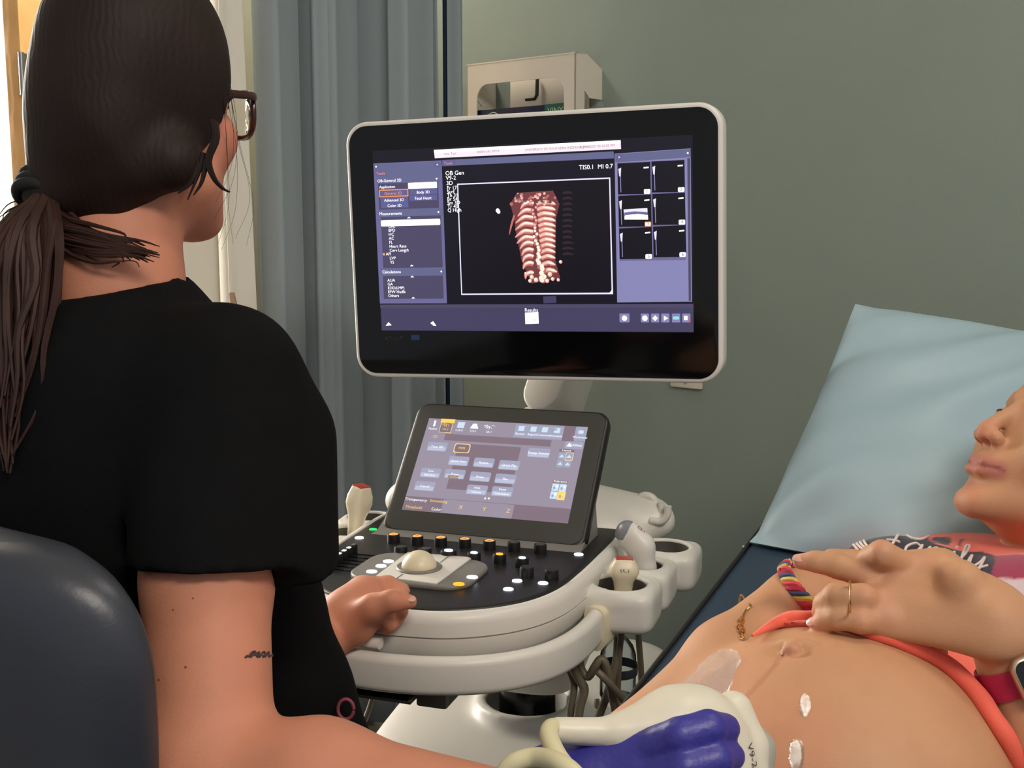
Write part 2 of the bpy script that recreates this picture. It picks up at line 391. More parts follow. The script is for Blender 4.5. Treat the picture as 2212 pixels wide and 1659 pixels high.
# ---------------------------------------------------------------- glove dispenser on the wall
xR, zT = wallpt(1243, 112, .105); xL, _ = wallpt(1008, 140, .105); zB = zT - .40; off = -.105
gd = thing('glove_dispenser', PW + Wx * (xL + xR) / 2 + V3(0, 0, zB), 'beige metal glove dispenser frame on the green wall above the monitor', 'dispenser')
W_ = xR - xL; H_ = zT - zB
def frame_plate(a, w, h, t, hole, m, y0):
    outer = rrect(w, h, .004, 2); hw, hh, hr, hcx, hcy = hole; n = 6; inner = rrect(hw, hh, hr, n, hcx, hcy); outer = rrect(w, h, .003, n)
    vs = []; fs = []; k = len(inner)
    for (y) in (y0, y0 + t):
        for p in outer: vs.append((p[0], y, p[1]))
        for p in inner: vs.append((p[0], y, p[1]))
    for i in range(k):
        j = (i + 1) % k
        fs += [(i, j, k + j, k + i), (2 * k + j, 2 * k + i, 3 * k + i, 3 * k + j), (j, i, 2 * k + i, 2 * k + j), (k + i, k + j, 3 * k + j, 3 * k + i)]
    a.add(vs, fs, m, False)
Mg = MW @ Matrix.Translation(((xL + xR) / 2, 0, (zT + zB) / 2))
xo0, zo0 = wallpt(1034, 215, .105); xo1, zo1 = wallpt(1210, 165, .105)
a = Acc(Mg); bw = .031
frame_plate(a, W_, H_, .003, (W_ - 2 * bw, H_ - .05 - .03, .035, 0, -.010), m_cream, off)
a.build('front_frame', gd)
sd = [( .0, H_ / 2), (.045, H_ / 2), (.105, H_ / 2 - .028), (.105, H_ / 2 - .095), (.055, H_ / 2 - .095), (.036, H_ / 2 - .08), (.036, -H_ / 2), (0, -H_ / 2)]
for sx in (1, -1):
    a = Acc(Mg); x = sx * (W_ / 2 - .0015)
    vs = [(x + e, off + p[0], p[1]) for e in (-.0015, .0015) for p in sd]; n = len(sd)
    a.add(vs, [list(range(n))[::-1], [n + i for i in range(n)]] + [(i, (i + 1) % n, n + (i + 1) % n, n + i) for i in range(n)], m_cream, False)
    a.build('side_panel', gd)
Acc(Mg).box((0, off + .022, H_ / 2 - .0015), (W_, .045, .003), m_cream).build('top_panel', gd); Acc(Mg).box((0, off + .025, -H_ / 2 + .0015), (W_, .05, .003), m_cream).build('shelf', gd)
a = Acc(Mg).box((.012, -.006, H_ / 2 - .07), (W_ * .72, .012, .085), m_cream, .004)
a.build('mounting_plate', gd)
a = Acc(Mg); zz = H_ / 2 - .07
a.tube([(-.012, -.02, zz + .035), (-.012, -.022, zz - .004), (-.018, -.022, zz - .012), (-.045, -.022, zz - .012)], .0045, m_dgrey); a.build('latch', gd)
# box of gloves in the dispenser
m_gbox = mat('navy glove carton', (24, 26, 58), .5); m_ggreen = mat('green carton label', (34, 92, 74), .5); m_gtxt = mat('pale carton lettering', (176, 196, 170), .5)
gx1, gz1 = wallpt(1212, 221, .095); gx0, _ = wallpt(1036, 240, .095)
gz1 -= .003; gb = thing('glove_box', PW + Wx * (xL + xR) / 2 + V3(0, 0, zB), 'navy carton of vinyl gloves with green label inside the dispenser', 'box')
cw = W_ - .014; a = Acc(MW)
zc0 = zB + .006
a.box(((xL + xR) / 2, -.084, (gz1 + zc0) / 2), (cw, .026, gz1 - zc0), m_gbox); a.build('carton', gb)
a = Acc(MW); gl = (xL + xR) / 2 + cw / 2 - bw - .052
a.box((gl + .036, -.0965, gz1 - .03), (.073, .003, .062), m_ggreen); a.text('VINYL', (gl + .008, -.0985, gz1 - .021), (1, 0, 0), (0, 0, 1), .02, m_gtxt); a.build('label', gb)
a = Acc(MW)
a.tube([((xL + xR) / 2 - .085 + .022 * math.cos(t), -.096, gz1 - .03 + .022 * math.sin(t)) for t in np.linspace(.4, 3.0, 14)], .0015, m_gtxt); a.build('printed_arc', gb)
# wall plate under the monitor's corner
px0, pz0 = wallpt(1452, 834, .0); px1, _ = wallpt(1520, 834, .0)
tg = thing('wall_plate', PW + Wx * (px0 + px1) / 2 + V3(0, 0, pz0), 'cream plastic wall plate on green wall under the monitor corner', 'wall plate')
Acc(MW).box(((px0 + px1) / 2, -.005, pz0 + .057), (px1 - px0, .01, .114), m_cream, .003).build('cover', tg)
Acc(MW).lathe([(.0035, 0), (.0035, .003)], m_steel, 12, MW.inverted() @ MW @ Matrix.Translation(((px0 + px1) / 2, -.0095, pz0 + .014)) @ Matrix.Rotation(math.radians(90), 4, 'X')).build('screw', tg)
# ================================================================= ultrasound machine (local frame: origin on the desk top at the trackball)
ph = math.radians(18); mX = V3(math.cos(ph), -math.sin(ph), 0); mY = V3(math.sin(ph), math.cos(ph), 0)
TB = at(905, 1245, 1.48); MC = frameM(TB, mX, mY, Z); MCn = np.array(MC)
def toW(p): return np.asarray(p, float) @ MCn[:3, :3].T + TB
def toL(q): q = np.asarray(q, float) - TB; return V3(q @ mX, q @ mY, q[2])
def lz(x, y, z): r = ray(x, y); return toL(CAM + r * ((TB[2] + z - CAM[2]) / r[2]))      # pixel -> local point on height z
def ly(x, y, yy): return toL(on_plane(x, y, TB + mY * yy, mY))
FLZ = -TB[2]
us = thing('ultrasound_machine', TB + mY * .3 + Z * FLZ, 'white ultrasound machine on wheeled base with monitor, touch panel and black key console', 'ultrasound machine', -ph)
def P(a, name, parent=None, **k): return a.build(name, parent or us, **k)
# --- control desk
half = [(.181, .300), (.185, .25), (.182, .16), (.178, .08), (.170, .01), (.150, -.045), (.115, -.086), (.065, -.114), (.0, -.124)]
def outline(h, off=0., cx=.015, n=60):
    r = spline([(x, y, 0) for x, y in h], n)[:, :2]
    t = np.gradient(r, axis=0); t /= np.linalg.norm(t, axis=1, keepdims=True); nn = np.stack([-t[:, 1], t[:, 0]], 1)
    nn[nn[:, 0] * 1 + (-nn[:, 1]) * .3 < -.2] *= -1
    r = r + nn * off; r[-1, 0] = 0
    L = np.stack([-r[::-1, 0], r[::-1, 1]], 1)[1:]
    o = np.concatenate([r, L]); o[:, 0] += cx; return o
def ringz(off, z, cx=.015, dy=0.): o = outline(half, off, cx); return np.concatenate([o + [0, dy], np.full((len(o), 1), z)], 1)
a = Acc(MC)
prof = [(.000, -.004), (.001, -.001), (.004, .001), (.010, .0), (.0145, -.004), (.0165, -.012), (.016, -.028), (.012, -.0285), (.012, -.0305), (.0155, -.031), (.014, -.05), (.004, -.066), (-.03, -.078), (-.09, -.084)]
a.loft([ringz(o, z) for o, z in prof], m_white); P(a, 'console_body', sharp=50)
a = Acc(MC); a.loft([ringz(-.004, -.02), ringz(.0005, -.02), ringz(.0005, .0005), ringz(-.001, .0018), ringz(-.006, .002)], m_black); P(a, 'control_panel', sharp=60)
# --- keyboard pad and trackball
pad = rrect(.168, .122, .034, 8, .0, .012)
PD = MC @ Matrix.Translation((0, 0, .002))
pan = P(Acc(MC @ Matrix.Translation((-.003, .004, .0))).prism(rrect(.168, .122, .036, 8, 0, .006), .0, .0075, m_grey, .003), 'key_pad')
P(Acc(MC).prism([(-.043, -.040), (.043, -.046), (.047, .074), (-.046, .071)], .006, .0092, m_white, .001), 'palm_plate', pan)
P(Acc(MC).box((.0155, .055, .0095), (.0012, .036, .0006), m_grey), 'plate_seam', pan); P(Acc(MC).box((-.012, -.034, .0095), (.0012, .018, .0006), m_grey), 'plate_seam', pan)
rb = P(Acc(MC @ Matrix.Translation((-.003, .008, 0))).lathe([(.0, .008), (.030, .008), (.0305, .0105), (.029, .012), (.024, .0118), (.023, .0105)], m_grey, 40, cap=False), 'trackball_ring')
P(Acc(MC @ Matrix.Translation((-.003, .008, .0085))).lathe([(.0235 * math.cos(t), .0235 * math.sin(t)) for t in np.linspace(-.1, math.pi / 2 - .01, 16)], m_ivory, 40), 'trackball')
# --- rotary knobs: one built, the rest copied
m_amber = glow('amber lit ring', (255, 176, 92), 1.1); m_lit = glow('white key light', (236, 244, 255), 2.6); m_litam = glow('orange key light', (255, 172, 28), 1.5); m_green = glow('green status light', (40, 220, 110), 1.4)
def knob_parts(loc, kind):
    x, y = loc; T = MC @ Matrix.Translation((x, y, 0))
    k = P(Acc(T).lathe([(.0092, .001), (.009, .012), (.0086, .0142), (.0076, .0146), (.0071, .0128), (0, .0128)], m_blackrub, 24), 'knob')
    if kind == 'amber': P(Acc(T).lathe([(.0066, .0126), (.0068, .0142), (.0046, .0151), (.0038, .0134)], m_amber, 24, cap=False), 'light_ring', k)
    elif kind == 'dim': P(Acc(T).lathe([(0, .0148), (.0064, .0146), (.0066, .0128)], m_dgrey, 24, cap=False), 'cap', k)
    return k
kd = [(850, 1153, 'amber'), (901, 1157, 'amber'), (952, 1160, 'amber'), (1004, 1163, 'amber'), (1057, 1167, 'amber'), (1110, 1170, 'dim'), (1167, 1175, 'dim'), (866, 1180, 'dim'), (918, 1184, 'dim')]
proto = {}
for x, y, kind in kd:
    q = lz(x, y, .0146)
    if kind not in proto: proto[kind] = (knob_parts(q[:2], kind), q)
    else:
        src, q0 = proto[kind]; dv = Matrix.Translation(Vector(toW(q) - toW(q0)))
        c = src.copy(); COL.objects.link(c); c.matrix_basis = dv @ src.matrix_basis; WM[c.name] = c.matrix_basis.copy()
        for ch in list(src.children):
            d = ch.copy(); COL.objects.link(d); d.parent = c; d.matrix_parent_inverse = WM[c.name].inverted(); d.matrix_basis = dv @ ch.matrix_basis
def blob(x, y, z, m, rx=.006, ry=.0045, name='key_light', parent=None):
    q = lz(x, y, z); a = Acc(MC @ Matrix.Translation(tuple(q)))
    a.lathe([(.2, -.0012), (1, -.001), (.95, .0004), (0, .0008)], m, 14, Matrix.Diagonal((rx, ry, 1, 1))); return P(a, name, parent)
def lighted_knob(x, y, m, r=.012):
    q = lz(x, y, .0145); T = MC @ Matrix.Translation((q[0], q[1], 0))
    k = P(Acc(T).lathe([(r, .001), (r, .0118), (r * .92, .0144), (0, .0146)], m_blackrub, 24), 'button'); 
    if m is not None: blob(x, y, .0155, m, r * .55, r * .42, 'button_light', k)
for x, y, m, r in [(969, 1188, m_lit, .0112), (1024, 1193, m_lit, .0092), (1079, 1196, m_litam, .0092), (1128, 1204, m_lit, .009), (1138, 1224, None, .0092), (1192, 1229, None, .0092)]: lighted_knob(x, y, m, r)
for x, y, m in [(1250, 1197, m_lit), (1117, 1254, m_lit), (1173, 1259, m_lit), (1098, 1272, m_lit), (776, 1161, m_lit)]: blob(x, y, .0028, m, .0068, .0062)
blob(806, 1143, .0028, m_green, .0062, .005)
for x, y, m in [(839, 1212, m_lit), (823, 1222, m_lit), (803, 1234, m_lit), (1020, 1246, m_lit), (991, 1261, m_litam)]: blob(x, y, .0082, m, .0075, .0065, 'key_light', pan)
# --- slide pots
for i in range(6):
    t = i / 5; q = lz(764 - 52 * t, 1178 + 32 * t, .014); T = MC @ Matrix.Translation((q[0], q[1], 0))
    s = P(Acc(T).box((0, 0, .008), (.008, .011, .014), m_blackrub, .002).box((.018, 0, .0022), (.05, .0035, .0012), m_glossy), 'slider')
    P(Acc(T).box((0, 0, .0152), (.005, .006, .001), m_lit if i else m_grey, .0004), 'slider_light', s)
# --- front handle bar and lever
hp = []
for s_ in np.linspace(-1, 1, 61):
    a0 = s_ * math.pi / 2 * .98; hp.append((.015 + .222 * math.sin(a0) * (1 - .06 * abs(math.sin(a0))), .09 - .282 * max(0, math.cos(a0)) ** .62 * .92 - (0), -.062))
hp = np.array(hp)
a = Acc(MC); sec = rrect(.020, .046, .0095, 5)
def bar(a, path, sec, m):
    Pp = np.asarray(path, float); T = np.gradient(Pp, axis=0); T /= np.linalg.norm(T, axis=1, keepdims=True); rings = []
    for p, t in zip(Pp, T):
        n = nrm(np.cross(t, Z)); rings.append([p + n * c[0] + Z * c[1] for c in sec])
    a.loft(rings, m)
bar(a, hp, sec, m_white); P(a, 'front_handle')
lp = [(p[0] + 0, p[1] + .016, -.034) for p in hp[21:31]]
a = Acc(MC); bar(a, spline(lp, 20), rrect(.016, .013, .006, 4), m_white); P(a, 'height_lever')
a = Acc(MC); a.prism([(-.10, -.140), (.043, -.140), (.043, .05), (-.10, .05)], -.108, -.084, m_glossy, .002).prism([(-.105, -.137), (.045, -.137), (.045, .05), (-.105, .05)], -.113, -.1085, m_grey, .001); P(a, 'keyboard_drawer')
a = Acc(MC); a.box((.066, -.05, -.095), (.04, .15, .05), m_grey, .004); P(a, 'drawer_bracket')
# --- transducer holders on both sides (rounded block with wells)
def holder(cx, wells, name, sgn, h=.0022):
    lo = (cx - .085, .03, -.16); hi = (cx + .085, .40, .03); s = Solid(lo, hi, h)
    for (x, y, r, rt) in wells:
        s.cone((x, y, -.075), (x, y, -.036), r * .62, r + .0115, .012, cut=((x, y, -.020), (0, 0, 1)))
        s.cone((x, y, -.05), (x, y, -.04), r + .006, r + .006, .01, cut=((x, y, -.020), (0, 0, 1)))
        s.ell((x - sgn * .030, y - .006, -.046), (.045, .036, .027), None, .010, cut=((0, 0, -.021), (0, 0, 1)), p=4)
        s.ell((x + sgn * .004, y + .004, -.048), (r + .014, .049, .030), None, .006, cut=((0, 0, -.0205), (0, 0, 1)), p=5)
    for i in range(len(wells) - 1):
        s.ell(((wells[i][0] + wells[i + 1][0]) / 2, (wells[i][1] + wells[i + 1][1]) / 2, -.05), (.028, .05, .022), None, .01)
    for (x, y, r, rt) in wells:
        s.cone((x, y, -.075), (x, y, .05), r * .92, r * 1.22, .003, 's')
    Pn, Q = s.surf(2); hold = surf_obj(name, toW(Pn), Q, m_white, us)
    for (x, y, r, rt) in wells:
        P(Acc(MC @ Matrix.Translation((x, y, 0))).lathe([(0, -.074), (r * .8, -.074), (r * .9, -.066), (r * 1.055, -.0225), (r * 1.0, -.0215), (r * .84, -.064), (r * .72, -.069), (0, -.069)], m_cup, 36, cap=False), 'cup_liner', hold)
holder(.245, [(.243, .112, .0335, 0), (.250, .205, .031, 0), (.268, .305, .0335, 0)], 'transducer_holder', 1)
holder(-.215, [(-.208, .112, .0335, 0), (-.217, .235, .030, 0), (-.226, .325, .030, 0)], 'transducer_holder', -1)
# handle joins
a = Acc(MC); bar(a, spline([(.226, .105, -.062), (.228, .085, -.064), (.222, .055, -.066)], 14), rrect(.030, .058, .012, 5), m_ivory); P(a, 'handle_clamp')
# --- touch panel
TT = math.radians(43); tY = V3(0, math.sin(TT), math.cos(TT)); tN = V3(0, -math.cos(TT), math.sin(TT)); tO = V3(.016, .207, .03)
MT = MC @ frameM(tO, (1, 0, 0), tY, tN)      # x right, y up the screen, z towards the operator
a = Acc(MT).prism(rrect(.315, .236, .022, 8, .002, .078), -.022, .0, m_black, .006, 3); tp = P(a, 'touch_panel')
P(Acc(MT).prism(rrect(.303, .224, .018, 8, .002, .079), -.0005, .0008, m_dgrey, .0004), 'bezel', tp)
a = Acc(MC)
for sx in (-1, 1): pass
sk0 = [(-.150, .150, .0015), (.178, .150, .0015)]; top = tO + tY * -.036
vs = [(-.146, .150, .001), (.176, .150, .001), (.174, top[1] - .002, top[2] + .0), (-.142, top[1] - .002, top[2]), (-.146, .26, .001), (.176, .26, .001), (.170, .27, .05), (-.138, .27, .05)]
a.add(vs, [(0, 1, 2, 3), (5, 4, 7, 6), (3, 2, 6, 7), (1, 5, 6, 2), (4, 0, 3, 7), (1, 0, 4, 5)], m_grey, False); P(a, 'touch_panel_mount')
def touch_px(x, y):
    o = toW(tO); n = MCn[:3, :3] @ tN; q = on_plane(x, y, o, n) - o; return float(q @ mX), float(q @ (MCn[:3, :3] @ tY))
SW, SH, SX0, SY0 = .2585, .1655, -.1295, -.0005
PX = [(868, 1103), (1228, 1129), (1288, 923), (939, 908)]
def tq(u, v): return (SX0 + u * SW, SY0 + v * SH)       # u 0..1 left-right, v 0..1 bottom-top
def homog(src, dst):
    A = []; b = []
    for (x, y), (u, v) in zip(src, dst): A += [[x, y, 1, 0, 0, 0, -u * x, -u * y], [0, 0, 0, x, y, 1, -v * x, -v * y]]; b += [u, v]
    h = np.linalg.solve(np.array(A, float), np.array(b, float)); return np.append(h, 1).reshape(3, 3)
HT = homog(PX, [(0, 0), (1, 0), (1, 1), (0, 1)])
def tuv(x, y): q = HT @ V3(x, y, 1); return q[0] / q[2], q[1] / q[2]
e_bg = glow('touch screen lilac', (158, 148, 166), .92); e_dk = glow('touch screen mauve', (134, 116, 130), .92); e_bt = glow('touch button blue grey', (166, 168, 192), .95); e_bt2 = glow('touch button light', (190, 196, 220), .97)
e_w = glow('screen white', (246, 248, 255), 1.25); e_y = glow('screen amber', (250, 206, 96), 1.1); e_ol = glow('screen amber outline', (252, 220, 150), 1.1); e_lb = glow('screen pale blue', (200, 222, 240), 1.05)
scr = Acc(MT)
def R4(u0, v0, u1, v1, m, lay): 
    (x0, y0), (x1, y1) = tq(u0, v0), tq(u1, v1); z = .001 + lay * .00012
    scr.add([(x0, y0, z), (x1, y0, z), (x1, y1, z), (x0, y1, z)], [(0, 1, 2, 3)], m, False)
def Rr(u0, v0, u1, v1, m, lay, r=.003):
    (x0, y0), (x1, y1) = tq(u0, v0), tq(u1, v1); z = .001 + lay * .00012; pts = rrect(x1 - x0, y1 - y0, r, 3, (x0 + x1) / 2, (y0 + y1) / 2)
    scr.add([(p[0], p[1], z) for p in pts], [range(len(pts))], m, False)
def Tx(t, u, v, s, m, lay=6, align='CENTER'):
    x, y = tq(u, v); scr.text(t, (x, y, .001 + lay * .00012), (1, 0, 0), (0, 1, 0), s, m, align=align)
R4(0, 0, 1, 1, e_bg, 0); R4(0, .83, 1, 1, e_bg, 1); R4(.085, .765, .80, .835, e_dk, 2); R4(0, 0, 1, .145, e_dk, 1); R4(.24, 0, .67, .14, e_bg, 2)
R4(.235, .25, .625, .74, e_dk, 1); R4(.0, .145, .2, .15, e_bg, 2); R4(.86, .835, .935, 1, e_dk, 2)
Rr(.008, .745, .135, .85, e_bg, 3); Tx('2D', .075, .785, .0065, e_y)
for (u, t) in ((.045, 'Patient'), (.215, 'L12-3'), (.305, 'C5-1'), (.405, 'S5-1'), (.60, 'Review'), (.675, 'Report'), (.745, 'Comment'), (.82, 'Annotate')): Tx(t, u, .872, .0052, e_w)
Rr(.087, .845, .165, .985, e_ol, 3, .001); Rr(.090, .850, .162, .98, e_dk, 4, .001); R4(.082, .958, .172, 1.0, e_y, 5); Tx('V9-2', .126, .872, .0052, e_y)
for i in range(7):
    t = math.radians(200 + 140 * i / 6)
    for (uc, m) in ((.126, e_y), (.40, e_w)):
        x, y = tq(uc, .962); dx, dy = math.cos(t), math.sin(t); 
        scr.add([(x + dx * .004 - dy * .0004, y + dy * .003 + .0, .0019), (x + dx * .010 - dy * .0005, y + dy * .0085, .0019), (x + dx * .010 + dy * .0005, y + dy * .0085 + .0006, .0019), (x + dx * .004 + dy * .0004, y + dy * .003 + .0006, .0019)], [(0, 1, 2, 3)], m, False)
R4(.195, .91, .24, .975, e_lb, 4); R4(.04, .91, .052, .975, e_w, 4)
x, y = tq(.305, .91); scr.add([(x - .007, y, .0016), (x + .007, y, .0016), (x + .003, y + .009, .0016), (x - .003, y + .009, .0016)], [(0, 1, 2, 3)], e_w, False)
for u in (.60, .675, .745, .82): R4(u - .038, .845, u + .038, .985, e_bt, 3); R4(u - .018, .915, u + .018, .97, e_lb, 4)
R4(.80, .94, .818, .962, e_bt, 6); R4(.93, .845, 1, .995, e_bt, 3); Tx('Worksheet', .965, .872, .005, e_w); Rr(.948, .92, .982, .96, e_lb, 4, .003)
Rr(.885, .755, .995, .835, e_bt, 3); Tx('Utilities', .955, .785, .0055, e_w); x, y = tq(.912, .778); scr.add([(x - .004, y, .0017), (x + .004, y, .0017), (x, y + .007, .0017)], [(0, 1, 2)], e_w, False)
def btn(px, py, t, w=.126, h=.100, m=None, two=None, tm=None):
    u, v = tuv(px, py); Rr(u - w / 2, v - h / 2, u + w / 2, v + h / 2, m or e_bt, 3, .0025); R4(u - w / 2 + .006, v - h / 2 + .006, u + w / 2 - .006, v - .002, e_bt2 if m is None else m, 4)
    if two: Tx(t, u, v + .010, .0050, tm or e_w); Tx(two, u, v - .034, .0050, tm or e_w)
    else: Tx(t, u, v - .014, .0056, tm or e_w)
btn(953, 969, 'Tune 3D'); btn(998, 999, 'Quick Scan'); btn(1053, 1002, 'Rotate'); btn(1108, 1007, 'Quick Flip'); btn(935, 1025, 'Save', two='Edit Save'); btn(921, 1053, 'Cancel')
btn(988, 1027, 'Trace'); btn(1043, 1032, 'Erase'); btn(1098, 1036, 'Pan'); btn(1034, 1060, 'Hide', two='Volume'); btn(1089, 1063, 'Reset', two='Orientation'); btn(1175, 980, 'Sweep Volume', .135, .098)
u, v = tuv(985, 1033); R4(u - .036, v - .018, u + .03, v + .014, e_dk, 5); Tx('Contour', u, v - .012, .0058, e_y, 7)
u, v = tuv(1007, 972); Rr(u - .05, v - .05, u + .05, v + .05, e_ol, 3); Rr(u - .045, v - .043, u + .045, v + .043, e_dk, 4); Tx('MPR', u, v - .012, .006, e_y)
for (px, py, t, hi) in ((1231, 995, 'Layout', 1), (1212, 1062, 'Reference', 3)):
    u, v = tuv(px, py); Rr(u - .045, v + .088, u + .045, v + .115, e_dk, 3, .001); Tx(t, u, v + .093, .005, e_w)
    for i in range(4):
        uu = u - .022 + .044 * (i % 2); vv = v + .04 - .08 * (i // 2)
        if i == hi: Rr(uu - .023, vv - .043, uu + .023, vv + .043, e_ol, 5, .001)
        Rr(uu - .02, vv - .037, uu + .02, vv + .037, e_bt if t == 'Layout' else (e_lb if i != 3 else e_y), 6, .001)
        if t == 'Layout':
            x, y = tq(uu, vv - .015); scr.add([(x - .004, y, .0021), (x + .004, y, .0021), (x, y + .0055, .0021)], [(0, 1, 2)], e_lb, False)
        else: R4(uu - .012, vv - .02, uu, vv + .004, e_bt, 8); R4(uu + .004, vv - .002, uu + .013, vv + .022, e_w if i != 3 else e_ol, 8)
for (px, py, t, m) in ((900, 1083, 'Transparency', e_w), (949, 1086, 'Smoothing', e_y), (894, 1099, 'Threshold', e_y), (943, 1103, 'Color', e_w), (996, 1099, 'X', e_y), (1047, 1103, 'Y', e_y), (1099, 1106, 'Z', e_y)):
    u, v = tuv(px, py); Tx(t, u, v - .008, .0066 if len(t) > 1 else .0092, m)
for px in (1051, 1059):
    u, v = tuv(px, 1078); x, y = tq(u, v); scr.add([(x + .0016 * math.cos(t), y + .0016 * math.sin(t), .0017) for t in np.linspace(0, 6.28, 9)[:-1]], [range(8)], e_w, False)
P(scr, 'touch_screen', tp, sharp=0)
# --- monitor
mR = np.array([[.94694719, -.02919723, -.3200602], [-.32044317, -.0094203, -.9472209], [.02464116, .99952928, -.01827657]])
ms = 1.06; mC = CAM + ms * (V3(.02260747, 1.64091178, 1.18014017) - CAM)
MM = frameM(mC, mR[:, 0], mR[:, 1], mR[:, 2])
ow, oh, ocx, ocy = .561 * ms, .3825 * ms, -.0021 * ms, -.0142 * ms
mon = P(Acc(MM).prism(rrect(ow, oh, .036, 10, ocx, ocy), -.040, .0, m_white, .005, 3), 'monitor')
P(Acc(MM).prism(rrect(ow - .2, oh - .14, .05, 8, ocx, ocy), -.075, -.039, m_white, .015, 3), 'rear_housing', mon)
P(Acc(MM).prism(rrect(ow - .0135, oh - .0135, .030, 10, ocx, ocy), -.001, .0012, m_glossy, .0006, 2), 'bezel', mon)
a = Acc(MM); bx = lambda x, y: None
def mon_px(x, y): q = on_plane(x, y, mC, mR[:, 2]) - mC; return float(q @ mR[:, 0]), float(q @ mR[:, 1])
x_, y_ = mon_px(833, 734); a.text('Affiniti 70', (x_, y_, .0016), (1, 0, 0), (0, 1, 0), .0085, m_dgrey); x_, y_ = mon_px(898, 729)
a.box((x_, y_, .0014), (.015, .0085, .0006), mat('dark blue badge', (44, 62, 110), .3)); P(a, 'badge', mon)
swx, swy = .476 * ms, .268 * ms
HM = homog([(806, 325), (1495, 292), (1500, 718), (823, 715)], [(-swx / 2, swy / 2), (swx / 2, swy / 2), (swx / 2, -swy / 2), (-swx / 2, -swy / 2)])
def mp(x, y): q = HM @ V3(x, y, 1); return q[0] / q[2], q[1] / q[2]
s_bk = glow('screen near black', (17, 15, 30), 1.); s_bar = glow('screen toolbar violet', (70, 66, 98), .95); s_pan = glow('screen panel violet', (112, 108, 156), .95); s_pan2 = glow('screen panel lavender', (138, 136, 184), .98)
s_dk = glow('screen list violet', (80, 74, 104), .95); s_bt = glow('screen button violet', (96, 96, 150), 1.); s_hd = glow('screen header violet', (104, 106, 146), .95); s_w = glow('screen bright white', (252, 250, 255), 1.5); s_pk = glow('screen pale pink', (248, 226, 236), 1.15)
s_or = glow('screen orange', (255, 150, 70), 1.1); s_tg = glow('screen grey text', (150, 134, 142), .9); s_bx = glow('screen volume box', (232, 226, 255), 1.1); s_in = glow('screen volume black', (13, 11, 22), 1.); s_cy = glow('screen cyan', (150, 226, 232), 1.)
r1 = glow('scan dark red', (118, 62, 66), 1.); r2 = glow('scan salmon', (196, 112, 106), 1.); r3 = glow('scan pale pink', (240, 186, 172), 1.05); r4 = glow('scan cream', (255, 236, 216), 1.15); r5 = glow('scan dim echo', (48, 36, 42), 1.); r6 = glow('scan mauve', (96, 76, 92), 1.)
scr = Acc(MM); ZL = lambda l: .0014 + l * .00008
def pq(pts, m, lay): scr.add([(*mp(x, y), ZL(lay)) for x, y in pts], [range(len(pts))[::-1] if False else range(len(pts))], m, False)
def rq(x0, y0, x1, y1, m, lay, r=0.):
    """axis aligned on the screen, corners given as seen in the photograph"""
    a0, b0 = mp(x0, y0); a1, b1 = mp(x1, y1); xa, xb, ya, yb = min(a0, a1), max(a0, a1), min(b0, b1), max(b0, b1)
    pts = rrect(xb - xa, yb - ya, r, 3, (xa + xb) / 2, (ya + yb) / 2) if r else [(xa, ya), (xb, ya), (xb, yb), (xa, yb)]
    scr.add([(p[0], p[1], ZL(lay)) for p in pts], [range(len(pts))], m, False)
def tx(t, x, y, s, m, lay=8, align='LEFT'):
    p = mp(x, y); scr.text(t, (p[0], p[1], ZL(lay)), (1, 0, 0), (0, 1, 0), s, m, align=align)
rq(806, 325, 1500, 718, s_bk, 0)
rq(823, 661, 1500, 717, s_bar, 1); rq(822, 658, 1499, 664, s_dk, 2)
pq([(939, 323), (1341, 303), (1342, 322), (941, 341)], s_pk, 3); pq([(939, 323), (1341, 303), (1341.5, 310), (940, 330)], s_w, 4)
tx('Test, Test', 960, 334, .0052, s_tg); tx('00004-242 3MTR', 1032, 330, .0052, s_tg); tx('UNIVERSITY OF SOUTHERN INDIANA, JMH...', 1136, 326, .0052, s_tg); tx('05/11/2023  05:16:20 PM', 1254, 320, .0052, s_tg)
# left panel
rq(808, 352, 967, 655, s_pan, 1); rq(810, 354, 955, 375, s_hd, 2); rq(940, 351, 953, 360, s_bt, 3); tx('<', 944, 358, .006, s_w)
rq(813, 369, 836, 378, s_bt, 3); tx('Tools', 814, 377, .0068, s_or, 8)
rq(814, 381, 952, 394, s_hd, 2); tx('OB-General 3D', 817, 393, .0064, s_w); rq(818, 396, 950, 448, s_dk, 3); tx('Application', 821, 406, .006, s_w)
rq(883, 394, 946, 405, s_w, 4, .001)
rq(820, 409, 884, 423, s_or, 4, .001); rq(822, 411, 882, 421, s_bt, 5, .001); tx('General 3D', 851, 419.5, .0064, s_or, 9, 'CENTER')
for x0, y0, t in ((886, 408, 'Body 3D'), (886, 421, 'Fetal Heart'), (823, 425, 'Advanced 3D'), (824, 437, 'Color 3D')):
    rq(x0, y0, x0 + 60, y0 + 10, s_bt, 4); tx(t, x0 + 30, y0 + 9, .0062, s_w, 8, 'CENTER')
rq(819, 452, 958, 466, s_hd, 2); tx('Measurements', 821, 464, .0066, s_w)
rq(824, 468, 958, 577, s_dk, 3); rq(824, 475, 953, 485, s_w, 5, .002)
for i, t in enumerate(('CRL', 'BPD', 'HC', 'AC', 'FL', 'Heart Rate', 'Cerv Length')): tx(t, 840 + i * .5, 491 + 8.7 * i, .0066, s_w)
rq(828, 546, 833, 551, s_or, 6); tx('AFI', 835, 551, .0066, s_w); tx('LVP', 843, 560, .0066, s_w); tx('YS', 844, 569, .0066, s_w)
rq(823, 580, 962, 593, s_hd, 2); tx('Calculations', 827, 590, .0066, s_w); rq(828, 596, 960, 645, s_dk, 3)
for i, t in enumerate(('AUA', 'GA', 'EDD(LMP)', 'EFW Hadlk', 'Others')): tx(t, 838 + i * .4, 608 + 8.4 * i, .0066, s_w)
